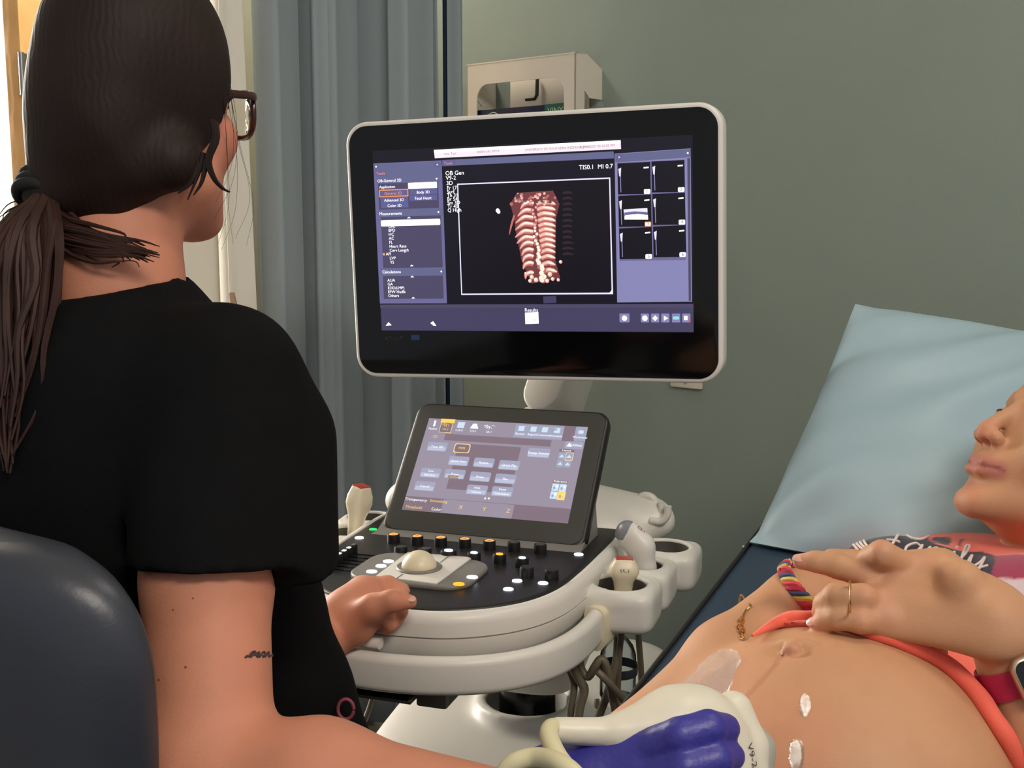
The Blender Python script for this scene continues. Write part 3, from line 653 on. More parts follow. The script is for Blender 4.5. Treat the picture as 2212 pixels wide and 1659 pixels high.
def dot(x, y, r, m, lay=8, n=10): 
    c = mp(x, y); scr.add([(c[0] + r * math.cos(t), c[1] + r * math.sin(t), ZL(lay)) for t in np.linspace(0, 2 * math.pi, n + 1)[:-1]], [range(n)], m, False)
for x, y in ((945, 385), (949, 457), (955, 586), (814, 359), (1485, 331)): dot(x, y, .0014, s_w)
for x, y in ((885, 469), (891, 573), (892, 597), (894, 643)): pq([(x - 4, y + 1.5), (x, y - 2), (x + 4, y + 1.5)], s_w, 8)
# middle viewer
pq([(957, 345), (1326, 327), (1327, 342), (957, 358)], s_hd, 2); pq([(957, 346), (985, 344.5), (986, 356), (958, 357)], s_bt, 3); tx('Tools', 961, 355, .0062, s_or)
tx('OB Gen', 964, 378, .0092, s_w); tx('V9-2', 965, 388, .0088, s_w); tx('3D', 966, 399, .0088, s_w)
for i in range(7): tx(('Fr 17', 'Surf', 'Th 31', 'Br 54', 'Sm 3D', 'Tr 40', 'Q High')[i], 967 + i * .3, 409 + 8 * i, .0078, s_w)
tx('TIS0.1  MI 0.7', 1252, 366, .0092, s_w)
pq([(989, 396), (1319, 383), (1326, 635), (998, 637)], s_bx, 2); pq([(991.5, 398.5), (1316.5, 386), (1323, 631.5), (1000, 634)], s_in, 3)
pq([(1317, 634), (1325, 634), (1325, 624)], s_w, 4); dot(1077, 454, .0032, s_w); dot(1079, 457, .0028, s_w)
# the scanned spine
pq([(1118, 416), (1196, 411), (1210, 440), (1203, 470), (1201, 560), (1212, 600), (1150, 612), (1128, 560), (1116, 500), (1112, 470), (1104, 440)], r1, 4)
rs = np.random.default_rng(3)
def bone(p, w, m, lay):
    p = np.array([mp(x, y) for x, y in spline([(q[0], q[1], 0) for q in p], 12)[:, :2]]); t = np.gradient(p, axis=0); t /= np.linalg.norm(t, axis=1, keepdims=True); n = np.stack([-t[:, 1], t[:, 0]], 1)
    ww = (np.array(w)[None] if np.ndim(w) == 0 else np.interp(np.linspace(0, 1, 12), np.linspace(0, 1, len(w)), w))[:, None] * .00073
    q = np.concatenate([p + n * ww, (p - n * ww)[::-1]]); scr.add([(a_[0], a_[1], ZL(lay)) for a_ in q], [(i, i + 1, 22 - i, 23 - i) for i in range(11)], m, False)
lo_ = [(620, 1230), (680, 1206), (735, 1190), (790, 1188), (850, 1186), (900, 1200), (945, 1226), (1000, 1240), (1052, 1248), (1110, 1252), (1190, 1272)]
for y, xo in lo_:
    X = lambda c: 800 + c / 3.771; Y = lambda c: 280 + c / 3.771
    p = [(X(1335), Y(y - 18)), (X((1335 + xo) / 2 + 8), Y(y - 26)), (X((1335 + xo) / 2 - 28), Y(y - 10)), (X(xo), Y(y + 26))]
    bone(p, [5.2, 5.4, 4.8, 1.2], r2, 5); bone([(q[0] + .5, q[1] - 1.2) for q in p], [2.6, 3.4, 2.6, .6], r3, 6); bone([(q[0] + 1, q[1] - 1.8) for q in p[:3]], [1.2, 1.8, 1.], r4, 7)
for y in (600, 645, 690, 735, 778, 820, 860, 902, 945, 990, 1038, 1092, 1150):
    X = lambda c: 1150 + c / 3.771; o = 195 + (14 if y > 1100 else 0); i = 40 + (y - 600) * .09
    p = [(X(i), Y(y + 8)), (X(i + 50), Y(y - 10)), (X(o - 30), Y(y - 2)), (X(o), Y(y + 10))]
    bone(p, [4.8, 5.2, 5, 1.6], r2, 5); bone([(q[0], q[1] - 1) for q in p], [2.4, 3.4, 3.2, .8], r3, 6); bone([(q[0] - 1, q[1] - 1.4) for q in p[1:]], [1.2, 1.8, .5], r4, 7)
for k in range(26):
    t = k / 25; x = 1149 + 26 * t + rs.normal(0, 2.2); y = 426 + 178 * t; w = 1.8 + 3.6 * t ** 1.5
    dot(x + rs.normal(0, 2), y, (w + 1.6) * .00075, r2, 8, 9); dot(x, y + rs.normal(0, 1), w * .00075, r3 if t < .35 else r4, 9, 9)
for k in range(22):
    a_ = rs.uniform(0, 6.28); dot(1122 + rs.normal(0, 9), 430 + rs.normal(0, 6), rs.uniform(1.5, 4) * .0007, (r2, r6, r3)[k % 3], 8, 8); dot(1176 + rs.normal(0, 12), 428 + rs.normal(0, 7), rs.uniform(1.5, 4.5) * .0007, (r2, r3, r6)[k % 3], 8, 8)
for x, y, r in ((1147, 606, 4), (1160, 604, 5), (1172, 600, 6), (1184, 606, 4.4), (1196, 602, 4), (1208, 604, 3.4), (1213, 565, 3.6), (1138, 590, 3), (1151, 598, 4.5), (1190, 592, 5)): dot(x, y, r * .00075, r3, 9); dot(x - 1, y - 1, r * .00045, r4, 10)
bone([(1113, 464), (1107, 484), (1102, 506)], [2, 2.4, .8], r2, 5)
for k in range(12): bone([(1217, 417 + 12 * k), (1228, 415 + 12 * k), (1238 + (k > 8) * 3, 417 + 12 * k)], [2, 3, 1.2], r5, 4)
# right panel
pq([(1328, 332), (1491, 321), (1496, 651), (1335, 653)], s_pan2, 1); pq([(1329, 333), (1491, 322), (1491, 340), (1330, 351)], s_hd, 2); rq(1333, 336, 1345, 344, s_bt, 3); tx('>', 1336, 343, .006, s_w); pq([(1484, 342), (1490, 342), (1494, 649), (1489, 650)], s_dk, 3)
pq([(1334, 352), (1479, 345), (1482, 561), (1340, 563)], s_pan, 2)
for rrow in range(3):
    for cc in range(2):
        x0 = 1334.5 + 73 * cc + rrow * 2; y0 = 353 - 4 * cc + 72 * rrow - (2 * rrow if cc == 0 else 2 * rrow); x1 = x0 + 70; y1 = y0 + 66.5
        pq([(x0, y0), (x1, y0 - 3.2), (x1 + 2, y1 - 1), (x0 + 1.5, y1)], s_in, 4)
        pq([(x0 + 5, y0 + 18), (x0 + 7, y0 + 18), (x0 + 8.5, y0 + 62), (x0 + 6.8, y0 + 62)], s_pan2, 6); pq([(x0 + 2, y0 + 12), (x0 + 8, y0 + 9), (x0 + 7, y0 + 28), (x0 + 4, y0 + 28)], s_bx, 7)
        pq([(x0 + 56, y0 + 8), (x0 + 67, y0 + 7), (x0 + 67, y0 + 10), (x0 + 56, y0 + 11)], s_w, 6)
        rq(x1 - 13, y1 - 11, x1 + 1, y1 - 1, s_or if (rrow, cc) == (1, 0) else s_w, 6, .0015); rq(x1 - 11.5, y1 - 9.5, x1 - .5, y1 - 2.5, s_w, 7, .001); tx(str(rrow * 2 + cc + 1), x1 - 8.5, y1 - 3, .0072, s_bar, 9)
pq([(1348, 452), (1399, 449), (1401, 474), (1350, 474)], s_bx, 6); pq([(1349, 459), (1372, 456), (1400, 458), (1400, 466), (1375, 470), (1350, 467)], s_pan, 7); pq([(1352, 464), (1380, 462), (1400, 464), (1401, 474), (1351, 473)], s_w, 8)
# bottom bar
pq([(1136, 675), (1165, 674), (1166, 699), (1137, 700)], s_w, 5); tx('Results', 1150, 673, .0075, s_w, 8, 'CENTER'); tx('>', 1154, 694, .006, s_bar)
pq([(834, 704), (840, 696), (847, 703)], s_w, 5); pq([(931, 698), (937, 694), (944, 704), (938, 704)], s_w, 5)
for i, x in enumerate((1351, 1395, 1417, 1439, 1462, 1484)):
    w = 11 if i == 0 else 9; rq(x - w, 677, x + w, 696, s_pan2, 4, .001)
    if i == 4: rq(x - 7, 683, x + 7, 690, s_cy, 6, .002)
    elif i == 5: rq(x - 5, 682, x + 3, 691, s_w, 6, .001); rq(x + 4, 687, x + 8, 696, r2, 5)
    else: dot(x, 687, .0042, s_w, 6, (7, 10, 4, 3, 3, 3)[i])
pq([(1175, 640), (1203, 639), (1204, 654), (1176, 655)], s_bar, 2)
P(scr, 'screen', mon, sharp=0)
# --- articulated monitor arm
ax_ = nrm(mC - mC); 
A0 = at(1172, 838, 1.86); A1 = at(1205, 740, 1.88)
ad = nrm(A1 - A0); an = nrm(V3(-.42, -.62, .62)); an = nrm(an - ad * (an @ ad)); asd = np.cross(ad, an)
MA = frameM(A0, asd, ad, an)
P(Acc(MA).prism(rrect(.074, .21, .0365, 10, 0, .066), -.085, .0, m_white, .005, 3), 'monitor_arm', sharp=50)
q0 = toL(A0)
a = Acc(MC); a.lathe([(.042, -.10), (.042, .0), (.036, .012), (0, .014)], m_white, 32, Matrix.Translation((q0[0] + .0, q0[1] + .02, .14))).lathe([(.036, -.1), (.034, .06)], m_white, 32, Matrix.Translation((q0[0], q0[1] + .02, 0))); P(a, 'arm_post')
a = Acc(); b0 = A1 + an * -.04 + ad * .02; b1 = mC + mR[:, 2] * -.07 + mR[:, 1] * .02
a.tube(spline([A0 + ad * .06 - an * .06, b0 + V3(0, .02, .05), b1], 14), .026, m_white, 16); P(a, 'monitor_neck')
# --- rear housing with cable hooks
s = Solid((-.30, .26, -.17), (.34, .52, .10), .0035)
s.ell((.015, .40, -.05), (.21, .10, .075), None, .02, p=3)
s.cone((.10, .41, .003), (.225, .42, -.005), .044, .030, .02).cone((-.07, .41, .003), (-.195, .42, -.005), .044, .030, .02)
s.cone((.18, .40, -.03), (.24, .415, -.012), .03, .022, .015).cone((-.15, .40, -.03), (-.21, .415, -.012), .03, .022, .015)
Pn, Q = s.surf(2); rear = surf_obj('rear_housing', toW(Pn), Q, m_white, us)
def hk(pts, r, yy, name='cable_hook'): P(Acc(MC).tube(spline([ly(x, y, yy) for x, y in pts], 24), r, m_white, 12), name)
hk([(1372, 1108), (1376, 1084), (1392, 1071), (1410, 1077), (1417, 1094), (1412, 1112)], .0068, .415)
hk([(1400, 1118), (1418, 1118), (1427, 1106), (1428, 1084)], .0052, .40); hk([(1404, 1124), (1428, 1126), (1441, 1113), (1443, 1093)], .0058, .385)
# --- column and wheeled base
def ring_xy(cx, cy, hx, hy, z, n=40, p=3.):
    t = np.linspace(0, 2 * math.pi, n, endpoint=False); c, s_ = np.cos(t), np.sin(t)
    return np.stack([cx + hx * np.sign(c) * abs(c) ** (2 / p), cy + hy * np.sign(s_) * abs(s_) ** (2 / p), z + 0 * t], 1)
a = Acc(MC); a.loft([ring_xy(.02, .30, .15, .22, -.075), ring_xy(.02, .31, .145, .21, -.10), ring_xy(.02, .38, .125, .15, -.20), ring_xy(.015, .43, .092, .075, -.295), ring_xy(.015, .43, .085, .068, -.305), ring_xy(.015, .43, .07, .05, -.306)], m_white); P(a, 'column_shroud', sharp=50)
P(Acc(MC @ Matrix.Translation((.005, .465, 0))).lathe([(.05, -.42), (.05, -.23)], m_glossy, 40), 'column')
s = Solid((-.36, .05, -.76), (.36, .95, -.30), .006)
tb_ = V3(0, math.cos(.10), math.sin(.10)); tbn = V3(0, -math.sin(.10), math.cos(.10))
s.ell((-.012, .535, -.50), (.235, .30, .135), (V3(1, 0, 0), tb_, tbn), .01, p=6)
s.ell((0, .44, -.62), (.27, .37, .06), None, .03, p=5)
s.cone((.005, .465, -.40), (.005, .465, -.352), .10, .088, .02, cut=((0, 0, -.356), (0, 0, 1)))
s.cone((.005, .465, -.37), (.005, .465, -.30), .071, .071, .004, 's')
Pn, Q = s.surf(2); base = surf_obj('base', toW(Pn), Q, m_white, us)
a = Acc(MC); a.loft([ring_xy(0, .27, .17, .15, -.60), ring_xy(0, .25, .17, .145, -.52), ring_xy(0, .25, .155, .13, -.505)], m_dgrey); P(a, 'foot_rest', base)
for sx in (-1, 1):
    for yy in (.16, .74):
        a = Acc(MC); a.lathe([(.02, -.025), (.06, -.024), (.064, -.018), (.064, .018), (.06, .024), (.02, .025)], m_dgrey, 28, Matrix.Translation((sx * .21, yy, FLZ + .064)) @ Matrix.Rotation(math.pi / 2, 4, 'Y'))
        a.box((sx * .21, yy, FLZ + .115), (.07, .10, .05), m_white, .01); P(a, 'caster')
# ================================================================= colours painted on skin (linear), features placed by distance
def skin_cols(Pn, base, feats):
    c = np.tile(np.array(lin(base))[None], (len(Pn), 1))
    for p, r, rgb, a in feats:
        p = np.asarray(p, float)
        if p.ndim == 1: d = np.linalg.norm(Pn - p, axis=1)
        else:
            d = np.full(len(Pn), 9.)
            for q0, q1 in zip(p[:-1], p[1:]):
                ab = q1 - q0; t = np.clip(((Pn - q0) @ ab) / (ab @ ab), 0, 1); d = np.minimum(d, np.linalg.norm(Pn - q0 - t[:, None] * ab, axis=1))
        w = a * np.clip(1.3 * (1 - (d / r) ** 2), 0, 1)[:, None]; c = c * (1 - w) + np.array(lin(rgb))[None] * w
    return c
def bbox(pts, pad): p = np.array(pts, float); return p.min(0) - pad, p.max(0) + pad
SKA = (204, 136, 108); SKB = (196, 145, 108)
m_skin = mat('skin of the sonographer', SKA, .58, spec=.35, sss=.12, attr='col', noise=(22, .05), bump=(420, .12))
m_skinb = mat('skin of the patient', SKB, .56, spec=.38, sss=.12, attr='col', noise=(20, .05), bump=(420, .12))
m_scrub = mat('black scrub cloth', (17, 17, 18), .9, spec=.1, bump=(260, .25), noise=(30, .12))
m_hair = mat('dark brown hair', (38, 27, 23), .6, spec=.2, wave=(55, .12, 'X', 7), noise=(14, .22))
m_pony = mat('warm brown hair lengths', (56, 35, 29), .55, spec=.25, noise=(30, .3))
m_tie = mat('black hair elastic', (18, 17, 17), .8)
m_glove = mat('violet blue nitrile', (56, 52, 142), .42, bump=(240, .25), noise=(16, .07))
m_tort = mat('brown tortoiseshell', (66, 34, 26), .25, noise=(60, .5)); m_glass = clear('spectacle lens', 1.08)
m_ink = mat('dark tattoo ink', (74, 54, 56), .6); m_nail = mat('bare fingernail', (222, 168, 150), .25, spec=.6)
# ================================================================= sonographer, seated, seen from behind
fw = nrm(V3(.57, .82, 0)); rt = V3(fw[1], -fw[0], 0)
SR = at(468, 850, .975); SL = SR - rt * .36 + V3(0, 0, .0); MID = (SR + SL) / 2
EL = at(452, 1682, .872); WR = at(1115, 1766, .775); HIP = V3(MID[0], MID[1], .57) - fw * .02
HC = at(282, 218, 1.045); nk0 = at(248, 622, 1.045); nk1 = at(272, 430, 1.05)
hf = nrm(V3(.52, .85, -.02)); hr = nrm(np.cross(hf, Z)); hu = np.cross(hr, hf)
def H(r_, f_, u_): return HC + hr * r_ + hf * f_ + hu * u_
WL = at(704, 1372, 1.3235); EL2 = at(560, 1470, 1.1873)
lo, hi = bbox([SR, SL, EL, WR, HIP, HC, WL, at(905, 1300, 1.38), H(0, .15, .2), at(200, 300, 1.1)], .15)
lo[2] = .5
body = Solid(lo, hi, .0035)
body.chain([HIP, HIP * .4 + MID * .6 + Z * -.0, MID - Z * .06], [.12, .105, .10], .04)
body.cone(MID + rt * .09 - Z * .04, MID - rt * .09 - Z * .04, .085, .085, .04)
body.chain([SR - rt * .04, SR - rt * .01 + Z * -.01], [.05, .048], .03).chain([SL + rt * .04, SL], [.05, .046], .03)
body.chain([MID + Z * .02, nk0 - Z * .02, nk0 + Z * .01, nk1], [.075, .056, .052, .053], .03)
# head: cranium, jaw, cheek, ear, nose, brow
body.ell(H(.004, .006, .028), (.064, .078, .082), (hr, hf, hu), .02)
body.ell(H(0, .035, -.05), (.056, .055, .066), (hr, hf, hu), .03)
body.cone(H(.046, .03, -.072), H(.012, .074, -.106), .022, .020, .022).cone(H(-.046, .03, -.072), H(-.012, .074, -.106), .022, .020, .022)
body.ell(H(.042, .058, -.032), (.025, .025, .026), (hr, hf, hu), .02).ell(H(-.042, .058, -.032), (.025, .025, .026), (hr, hf, hu), .02)
body.cone(H(0, .090, .012), H(0, .108, -.034), .009, .013, .012).ell(H(0, .086, -.066), (.024, .014, .014), (hr, hf, hu), .01)
for s_ in (1, -1):
    body.ell(H(s_ * .033, .092, .004), (.016, .012, .011), (hr, hf, hu), .006, 's'); body.ell(H(s_ * .033, .0745, .003), (.012, .012, .012), (hr, hf, hu), .002)
    body.ell(H(s_ * .070, -.004, -.012), (.008, .018, .028), (hr, hf, hu), .006)
    body.cone(H(s_ * .016, .085, .026), H(s_ * .046, .071, .024), .006, .005, .012)
body.ell(H(0, .102, -.070), (.022, .010, .0022), (hr, hf, hu), .003, 's')
# near (right) arm
sq1 = EL - SR
body.chain([SR, SR * .5 + EL * .5 + V3(-.003, -.006, 0), EL + V3(0, .004, .03)], [.052, .0492, .049], .02)
body.chain([EL + V3(-.012, -.006, .012), EL + V3(.01, -.012, -.006), EL * .62 + WR * .38 + V3(0, 0, .004), WR], [.040, .047, .044, .029], .03)
# far (left) arm and the hand over the track ball
body.chain([SL, EL2 - fw * .03, EL2], [.05, .042, .040], .02).chain([EL2, EL2 * .5 + WL * .5, WL], [.040, .036, .0285], .02)
kn = [at(790, 1268, 1.3673), at(800, 1276, 1.3527), at(806, 1290, 1.3381), at(806, 1308, 1.3255)]       # knuckles index..little
hd = at(770, 1315, 1.3352)
body.cone(WL, at(752, 1330, 1.3352), .0285, .030, .014, sq=(V3(.2, -.75, .5), .86)).cone(at(752, 1330, 1.3352), at(792, 1296, 1.3478), .030, .026, .014)
body.cone(at(745, 1335, 1.3410), at(782, 1276, 1.3605), .024, .017, .014).cone(at(770, 1352, 1.3235), at(800, 1322, 1.3294), .022, .018, .012)
fing = [([kn[0], at(838, 1262, 1.3673), at(868, 1276, 1.3576), at(862, 1294, 1.3478)], [.0115, .0105, .0092, .0078]),
        ([kn[1], at(840, 1272, 1.3625), at(866, 1290, 1.3430), at(850, 1306, 1.3381)], [.0115, .0105, .0092, .008]),
        ([kn[2], at(842, 1300, 1.3313), at(866, 1320, 1.3294), at(858, 1346, 1.3333)], [.011, .0102, .0086, .0065]),
        ([kn[3], at(832, 1330, 1.3157), at(842, 1350, 1.3235), at(834, 1362, 1.3352)], [.0105, .0092, .008, .0066])]
for p, r in fing: body.chain(p, r, .0045)
thumb = [at(762, 1338, 1.3157), at(806, 1312, 1.3021), at(846, 1298, 1.2963), at(886, 1300, 1.3021)]
body.chain(thumb, [.020, .0150, .0118, .0088], .009)
Pn, Q = body.surf(2)
feats = [(at(905, 1300, 1.345), .03, (214, 150, 134), .5), (at(840, 1262, 1.40), .03, (206, 120, 100), .35), (H(.02, .09, -.07), .02, (170, 92, 86), .6), (H(.055, .055, -.03), .03, (204, 124, 108), .4)]
for x, y in ((401, 1441), (344, 1468), (332, 1482), (416, 1290), (415, 1290)): feats.append((at(x, y, .83), .0, (120, 76, 62), 0))
pw = thing('person', V3(HIP[0], HIP[1], 0), 'seated person with dark ponytail in black scrubs, back turned, one gloved hand holding the transducer', 'person')
sbody = surf_obj('body', Pn, Q, m_skin, pw, skin_cols(Pn, SKA, [q for q in feats if q[1] > 0]))
T_body = bvh(Pn, Q)
# moles, thumb nail, tattoo drawn on the skin
def decal(a, tree, pts, r, m, off=.0006):
    L = []
    for x, y in pts:
        h, n = hit(tree, x, y)
        if h is not None: L.append(h + n * off)
    if len(L) > 1: a.tube(L, r, m, 6)
    return L
a = Acc()
for x, y, r in ((401, 1441, .0011), (344, 1468, .0011), (332, 1482, .0009), (417, 1292, .0008), (374, 1317, .0007)):
    h, n = hit(T_body, x, y)
    if h is not None: a.lathe([(r, -.0006), (r * .8, .0005), (0, .0006)], mat('brown mole', (132, 82, 64), .6), 10, Matrix.Translation(tuple(h)) @ Vector(n).to_track_quat('Z', 'Y').to_matrix().to_4x4())
P_ = a.build('moles', sbody); P_['kind'] = 'stuff'
a = Acc()
for st in ([(529, 1421), (533, 1417), (537, 1418), (541, 1412), (546, 1408), (551, 1408), (550, 1412), (544, 1416), (540, 1420)], [(551, 1416), (555, 1411), (559, 1409), (558, 1414), (554, 1418), (560, 1418), (563, 1414)], [(563, 1415), (566, 1410), (571, 1409), (571, 1416), (566, 1418), (573, 1417), (576, 1411)], [(576, 1412), (580, 1409), (579, 1417), (584, 1416)], [(587, 1417), (588, 1408), (589, 1400)]):
    decal(a, T_body, spline([(x, y, 0) for x, y in st], 16)[:, :2], .0009, m_ink, .0003)
a.build('tattoo', sbody)
a = Acc(); h, n = hit(T_body, 888, 1292)
if h is not None:
    xd = nrm(at(905, 1300, 1.3021) - at(846, 1298, 1.2963)); q = nrm(n * .9 + Z * .5); q = nrm(q - xd * (q @ xd))
    a.lathe([(1, -.4), (.9, .25), (.5, .5), (0, .6)], m_nail, 20, frameM(h - n * .0012, xd, np.cross(q, xd), q) @ Matrix.Diagonal((.0068, .0052, .003, 1)))
    a.build('thumbnail', sbody)
# --- scrub top: torso, shoulders, loose sleeves
lo, hi = bbox([SR, SL, HIP, EL, EL2, at(715, 1240, .95)], .20); lo[2] = .54; hi[2] = nk0[2] + .06
top = Solid(lo, hi, .0045)
yh = rt; yf = fw
top.ell(MID + Z * -.10 - fw * .005, (.185, .125, .20), (rt, fw, Z), .04, p=2.6)
top.ell(HIP * .55 + MID * .45 + fw * .01, (.165, .13, .24), (rt, fw, Z), .05, p=2.6)
top.ell(HIP + fw * .05 + Z * .05, (.18, .155, .14), (rt, fw, Z), .05, p=2.4)
top.ell(MID + fw * .10 - Z * .10, (.14, .075, .10), (rt, fw, Z), .05)
top.cone(SR - rt * .05 + Z * .0, nk0 - Z * .05 + rt * .01, .058, .054, .05).cone(SL + rt * .06, nk0 - Z * .035 - rt * .02, .062, .06, .05)
top.cone(MID - Z * .0, nk0 - Z * .05, .09, .066, .04)
top.chain([at(560, 1180, 1.1), at(568, 1330, 1.1), at(628, 1490, 1.12), at(690, 1625, 1.14)], [.05, .054, .054, .054], .03)
hem0 = at(455, 1226, .90); hem1 = at(640, 1226, .94)
dirs = nrm(EL - SR)
SRo = SR + Z * .012 + rt * .012
top.cone(SRo, SR + (EL - SR) * .78 , .066, .071, .03, cut=(at(455, 1226, .9), nrm(dirs * .25 + V3(-.02, -.1, -1.))), hole=(.6, .014))
top.cone(SRo + rt * .01 + fw * .05 - Z * .06, at(614, 1320, .965), .049, .046, .05, cut=(at(640, 1226, .965), (0.0, -.1, -1)))
top.cone(SL, SL + (EL2 - SL) * .55, .064, .072, .03)
top.cone(SL, EL2 - fw * .05, .058, .055, .03)
def band(s_, path, r, k): s_.chain(path, [r] * len(path), k)
# cloth folds: shallow creases
for a0, b0, r in ((at(395, 800, .93), at(330, 960, .95), .010), (at(330, 960, .95), at(303, 1180, .93), .010)):
    top.cone(a0, b0, r, r, .016, 's')
top.cut(nk0 + Z * .002 - fw * .01, nrm(Z * .94 - fw * .16 + rt * -.06), 0)
neck = top.twin(); neck.chain([MID + Z * .02, nk0, nk1], [.062, .0575, .058], .02)
top.minus(neck, .0)
Pn, Q = top.surf(3); surf_obj('scrub_top', Pn, Q, m_scrub, pw); T_top = bvh(Pn, Q)
# --- scrub trousers with legs to the floor
lo, hi = bbox([HIP, HIP + fw * .52, V3(HIP[0], HIP[1], .05)], .26); lo[2] = .03; hi[2] = .80
tr = Solid(lo, hi, .006)
for s_ in (1, -1):
    hp_ = HIP + rt * .09 * s_ - Z * .06; kp = hp_ + fw * .34 + rt * .03 * s_ - Z * .10; an_ = V3(kp[0], kp[1], .10) - fw * .06
    tr.chain([hp_, kp], [.098, .072], .03).chain([kp, an_], [.068, .055], .02)
tr.ell(HIP - Z * .04, (.175, .135, .12), (rt, fw, Z), .04)
Pn, Q = tr.surf(2); surf_obj('scrub_trousers', Pn, Q, m_scrub, pw)
for s_ in (1, -1):
    hp_ = HIP + rt * .12 * s_ + fw * .38; b_ = V3(hp_[0], hp_[1], 0); a = Acc(frameM(b_, rt, fw, Z))
    a.loft([[(x * w_ + 0, y, z) for x, y in [(p[0] * .04, l) for p in rrect(2, 2, 1, 4)] for z in [h_]] if False else [(p[0] * w_, y_, h_ * (p[1] + 1) / 2) for p in rrect(2, 2, .8, 4)] for y_, w_, h_ in ((-.09, .028, .06), (-.05, .036, .085), (.03, .041, .08), (.10, .045, .055), (.155, .03, .04))], m_blackrub); a.build('shoe', pw)
# --- trouser fold loop of a pink badge cord
a = Acc(); c_ = at(747, 1532, 1.075); a.tube([c_ + R * .0075 * math.cos(t) + U * .0095 * math.sin(t) for t in np.linspace(.0, 6.1, 24)], .0017, mat('dusty pink cord', (140, 62, 76), .6), 8)
tgo = thing('cord_loop', c_ - Z * .01, 'small dusty pink cord loop hanging at the front of the black scrubs', 'cord'); a.build('loop', tgo)
# --- hair: cap swept back to the tie, ponytail, loose strands
tie = at(97, 415, 1.005)
lo, hi = bbox([HC, tie, at(100, 700, 1.0)], .17); lo[2] = tie[2] - .14
hair = Solid(lo, hi, .003)
hair.ell(H(.012, -.004, .036), (.0765, .091, .0945), (hr, hf, hu), .01)
hair.ell(H(.004, -.044, -.020), (.064, .054, .066), (hr, hf, hu), .03)
hair.ell(H(.052, .012, .004), (.036, .044, .058), (hr, hf, hu), .02)
hair.ell(H(-.05, .012, .004), (.036, .044, .058), (hr, hf, hu), .02)
hair.cone(at(222, 325, 1.02), tie, .058, .020, .035)
hair.cone(at(370, 350, 1.0), at(140, 418, 1.0), .026, .018, .02)
hair.cone(at(250, 440, 1.01), at(150, 430, 1.01), .016, .014, .02)
hair.cut(H(.0, .066, -.0), nrm(hf * 1. - hu * .30), 0)
face = hair.twin()
face.ell(H(.04, .075, -.055), (.06, .058, .085), (hr, hf, hu), .01)
hair.minus(face)
Pn, Q = hair.surf(2); hobj = surf_obj('hair', Pn, Q, m_hair, pw); T_hair = bvh(Pn, Q)
hq = np.random.default_rng(11)
a = Acc()
def lock(a, pts, r0, r1, n=18, jit=.0, m=m_hair):
    p = spline(pts, n); t = np.linspace(0, 1, n); r = (r0 + (r1 - r0) * t); a.tube(p, r, m, 6)
pony = [(97, 418, 1.0), (62, 520, .985), (52, 640, .975), (46, 780, .965), (36, 900, .96), (20, 1020, .955)]
for k in range(150):
    u = hq.uniform(-1, 1); v = hq.uniform(-1, 1); d0 = hq.uniform(.7, 1.02); pts = []
    for i, (x, y, d) in enumerate(pony):
        sp = (10, 62, 76, 66, 50, 26)[i]; pts.append(at(x + u * sp + hq.normal(0, 3 + i), min(y, 418 + (y - 418) * d0) + hq.normal(0, 4), d + v * .030 * (.4 if i == 0 else 1)))
    lock(a, pts, hq.uniform(.003, .006), .0010, m=m_pony)
for k in range(60):     # the swoop lying over the collar
    e = hq.normal(0, 1); e2 = hq.normal(0, 1); pts = [at(100 + e * 8, 430, 1.0), at(140 + e * 14, 500 + e2 * 12, .985), at(200 + e * 8, 526 + e2 * 16, .972), at(265 + e * 14, 535 + e2 * 12, .968), at(min(345, 320 + e * 26 - abs(e2) * 25), 548 + e2 * 12, .972)]
    lock(a, pts, hq.uniform(.002, .0045) if k < 46 else .0009, .0004, m=m_pony)
a.build('ponytail', pw)
a = Acc(); 
for st in ([(462, 262, .972), (466, 300, .968), (450, 345, .968), (462, 385, .97), (482, 408, .975), (492, 412, .98)],):
    for e in (-1, 0, 1): lock(a, [at(x + e * 4, y + e * 2, d) for x, y, d in st], .0024, .0008)
for st in ([(440, 330), (430, 372), (405, 432)], [(430, 350), (412, 395), (384, 418)], [(446, 345), (436, 392), (418, 422)]): lock(a, [at(x, y, .97) for x, y in st], .0030, .0006, 10)
for k in range(7):     # flyaway hairs by the face
    x, y = hq.uniform(478, 500), hq.uniform(110, 250); lock(a, [at(x, y, 1.02), at(x + hq.uniform(4, 22), y + 110, 1.06), at(x + hq.uniform(10, 60), y + 230, 1.06), at(x + hq.uniform(-40, 40), y + 320, 1.05)], .0002, .00012, 30, m=m_pony)
for k in range(8): lock(a, [at(60 + k * 6, 430, 1.0), at(20 + hq.uniform(-10, 20), 440 + k * 6, 1.0), at(-10 + hq.uniform(-5, 20), 470 + k * 8, 1.0)], .0007, .0003, 8)
a.build('loose_strands', pw)['kind'] = 'stuff'
a = Acc(); td = nrm(at(70, 470, .99) - tie); ta = nrm(np.cross(td, V3(0, 1, 0))); tb2 = np.cross(td, ta)
for k, e in ((0, -.008), (1, 0.), (2, .008)): a.tube([tie + td * e + ta * .021 * math.cos(t) + tb2 * .021 * math.sin(t) for t in np.linspace(0, 2 * math.pi, 29)[:-1]], .0055, m_tie, 10, closed=True)
a.build('hair_tie', pw)
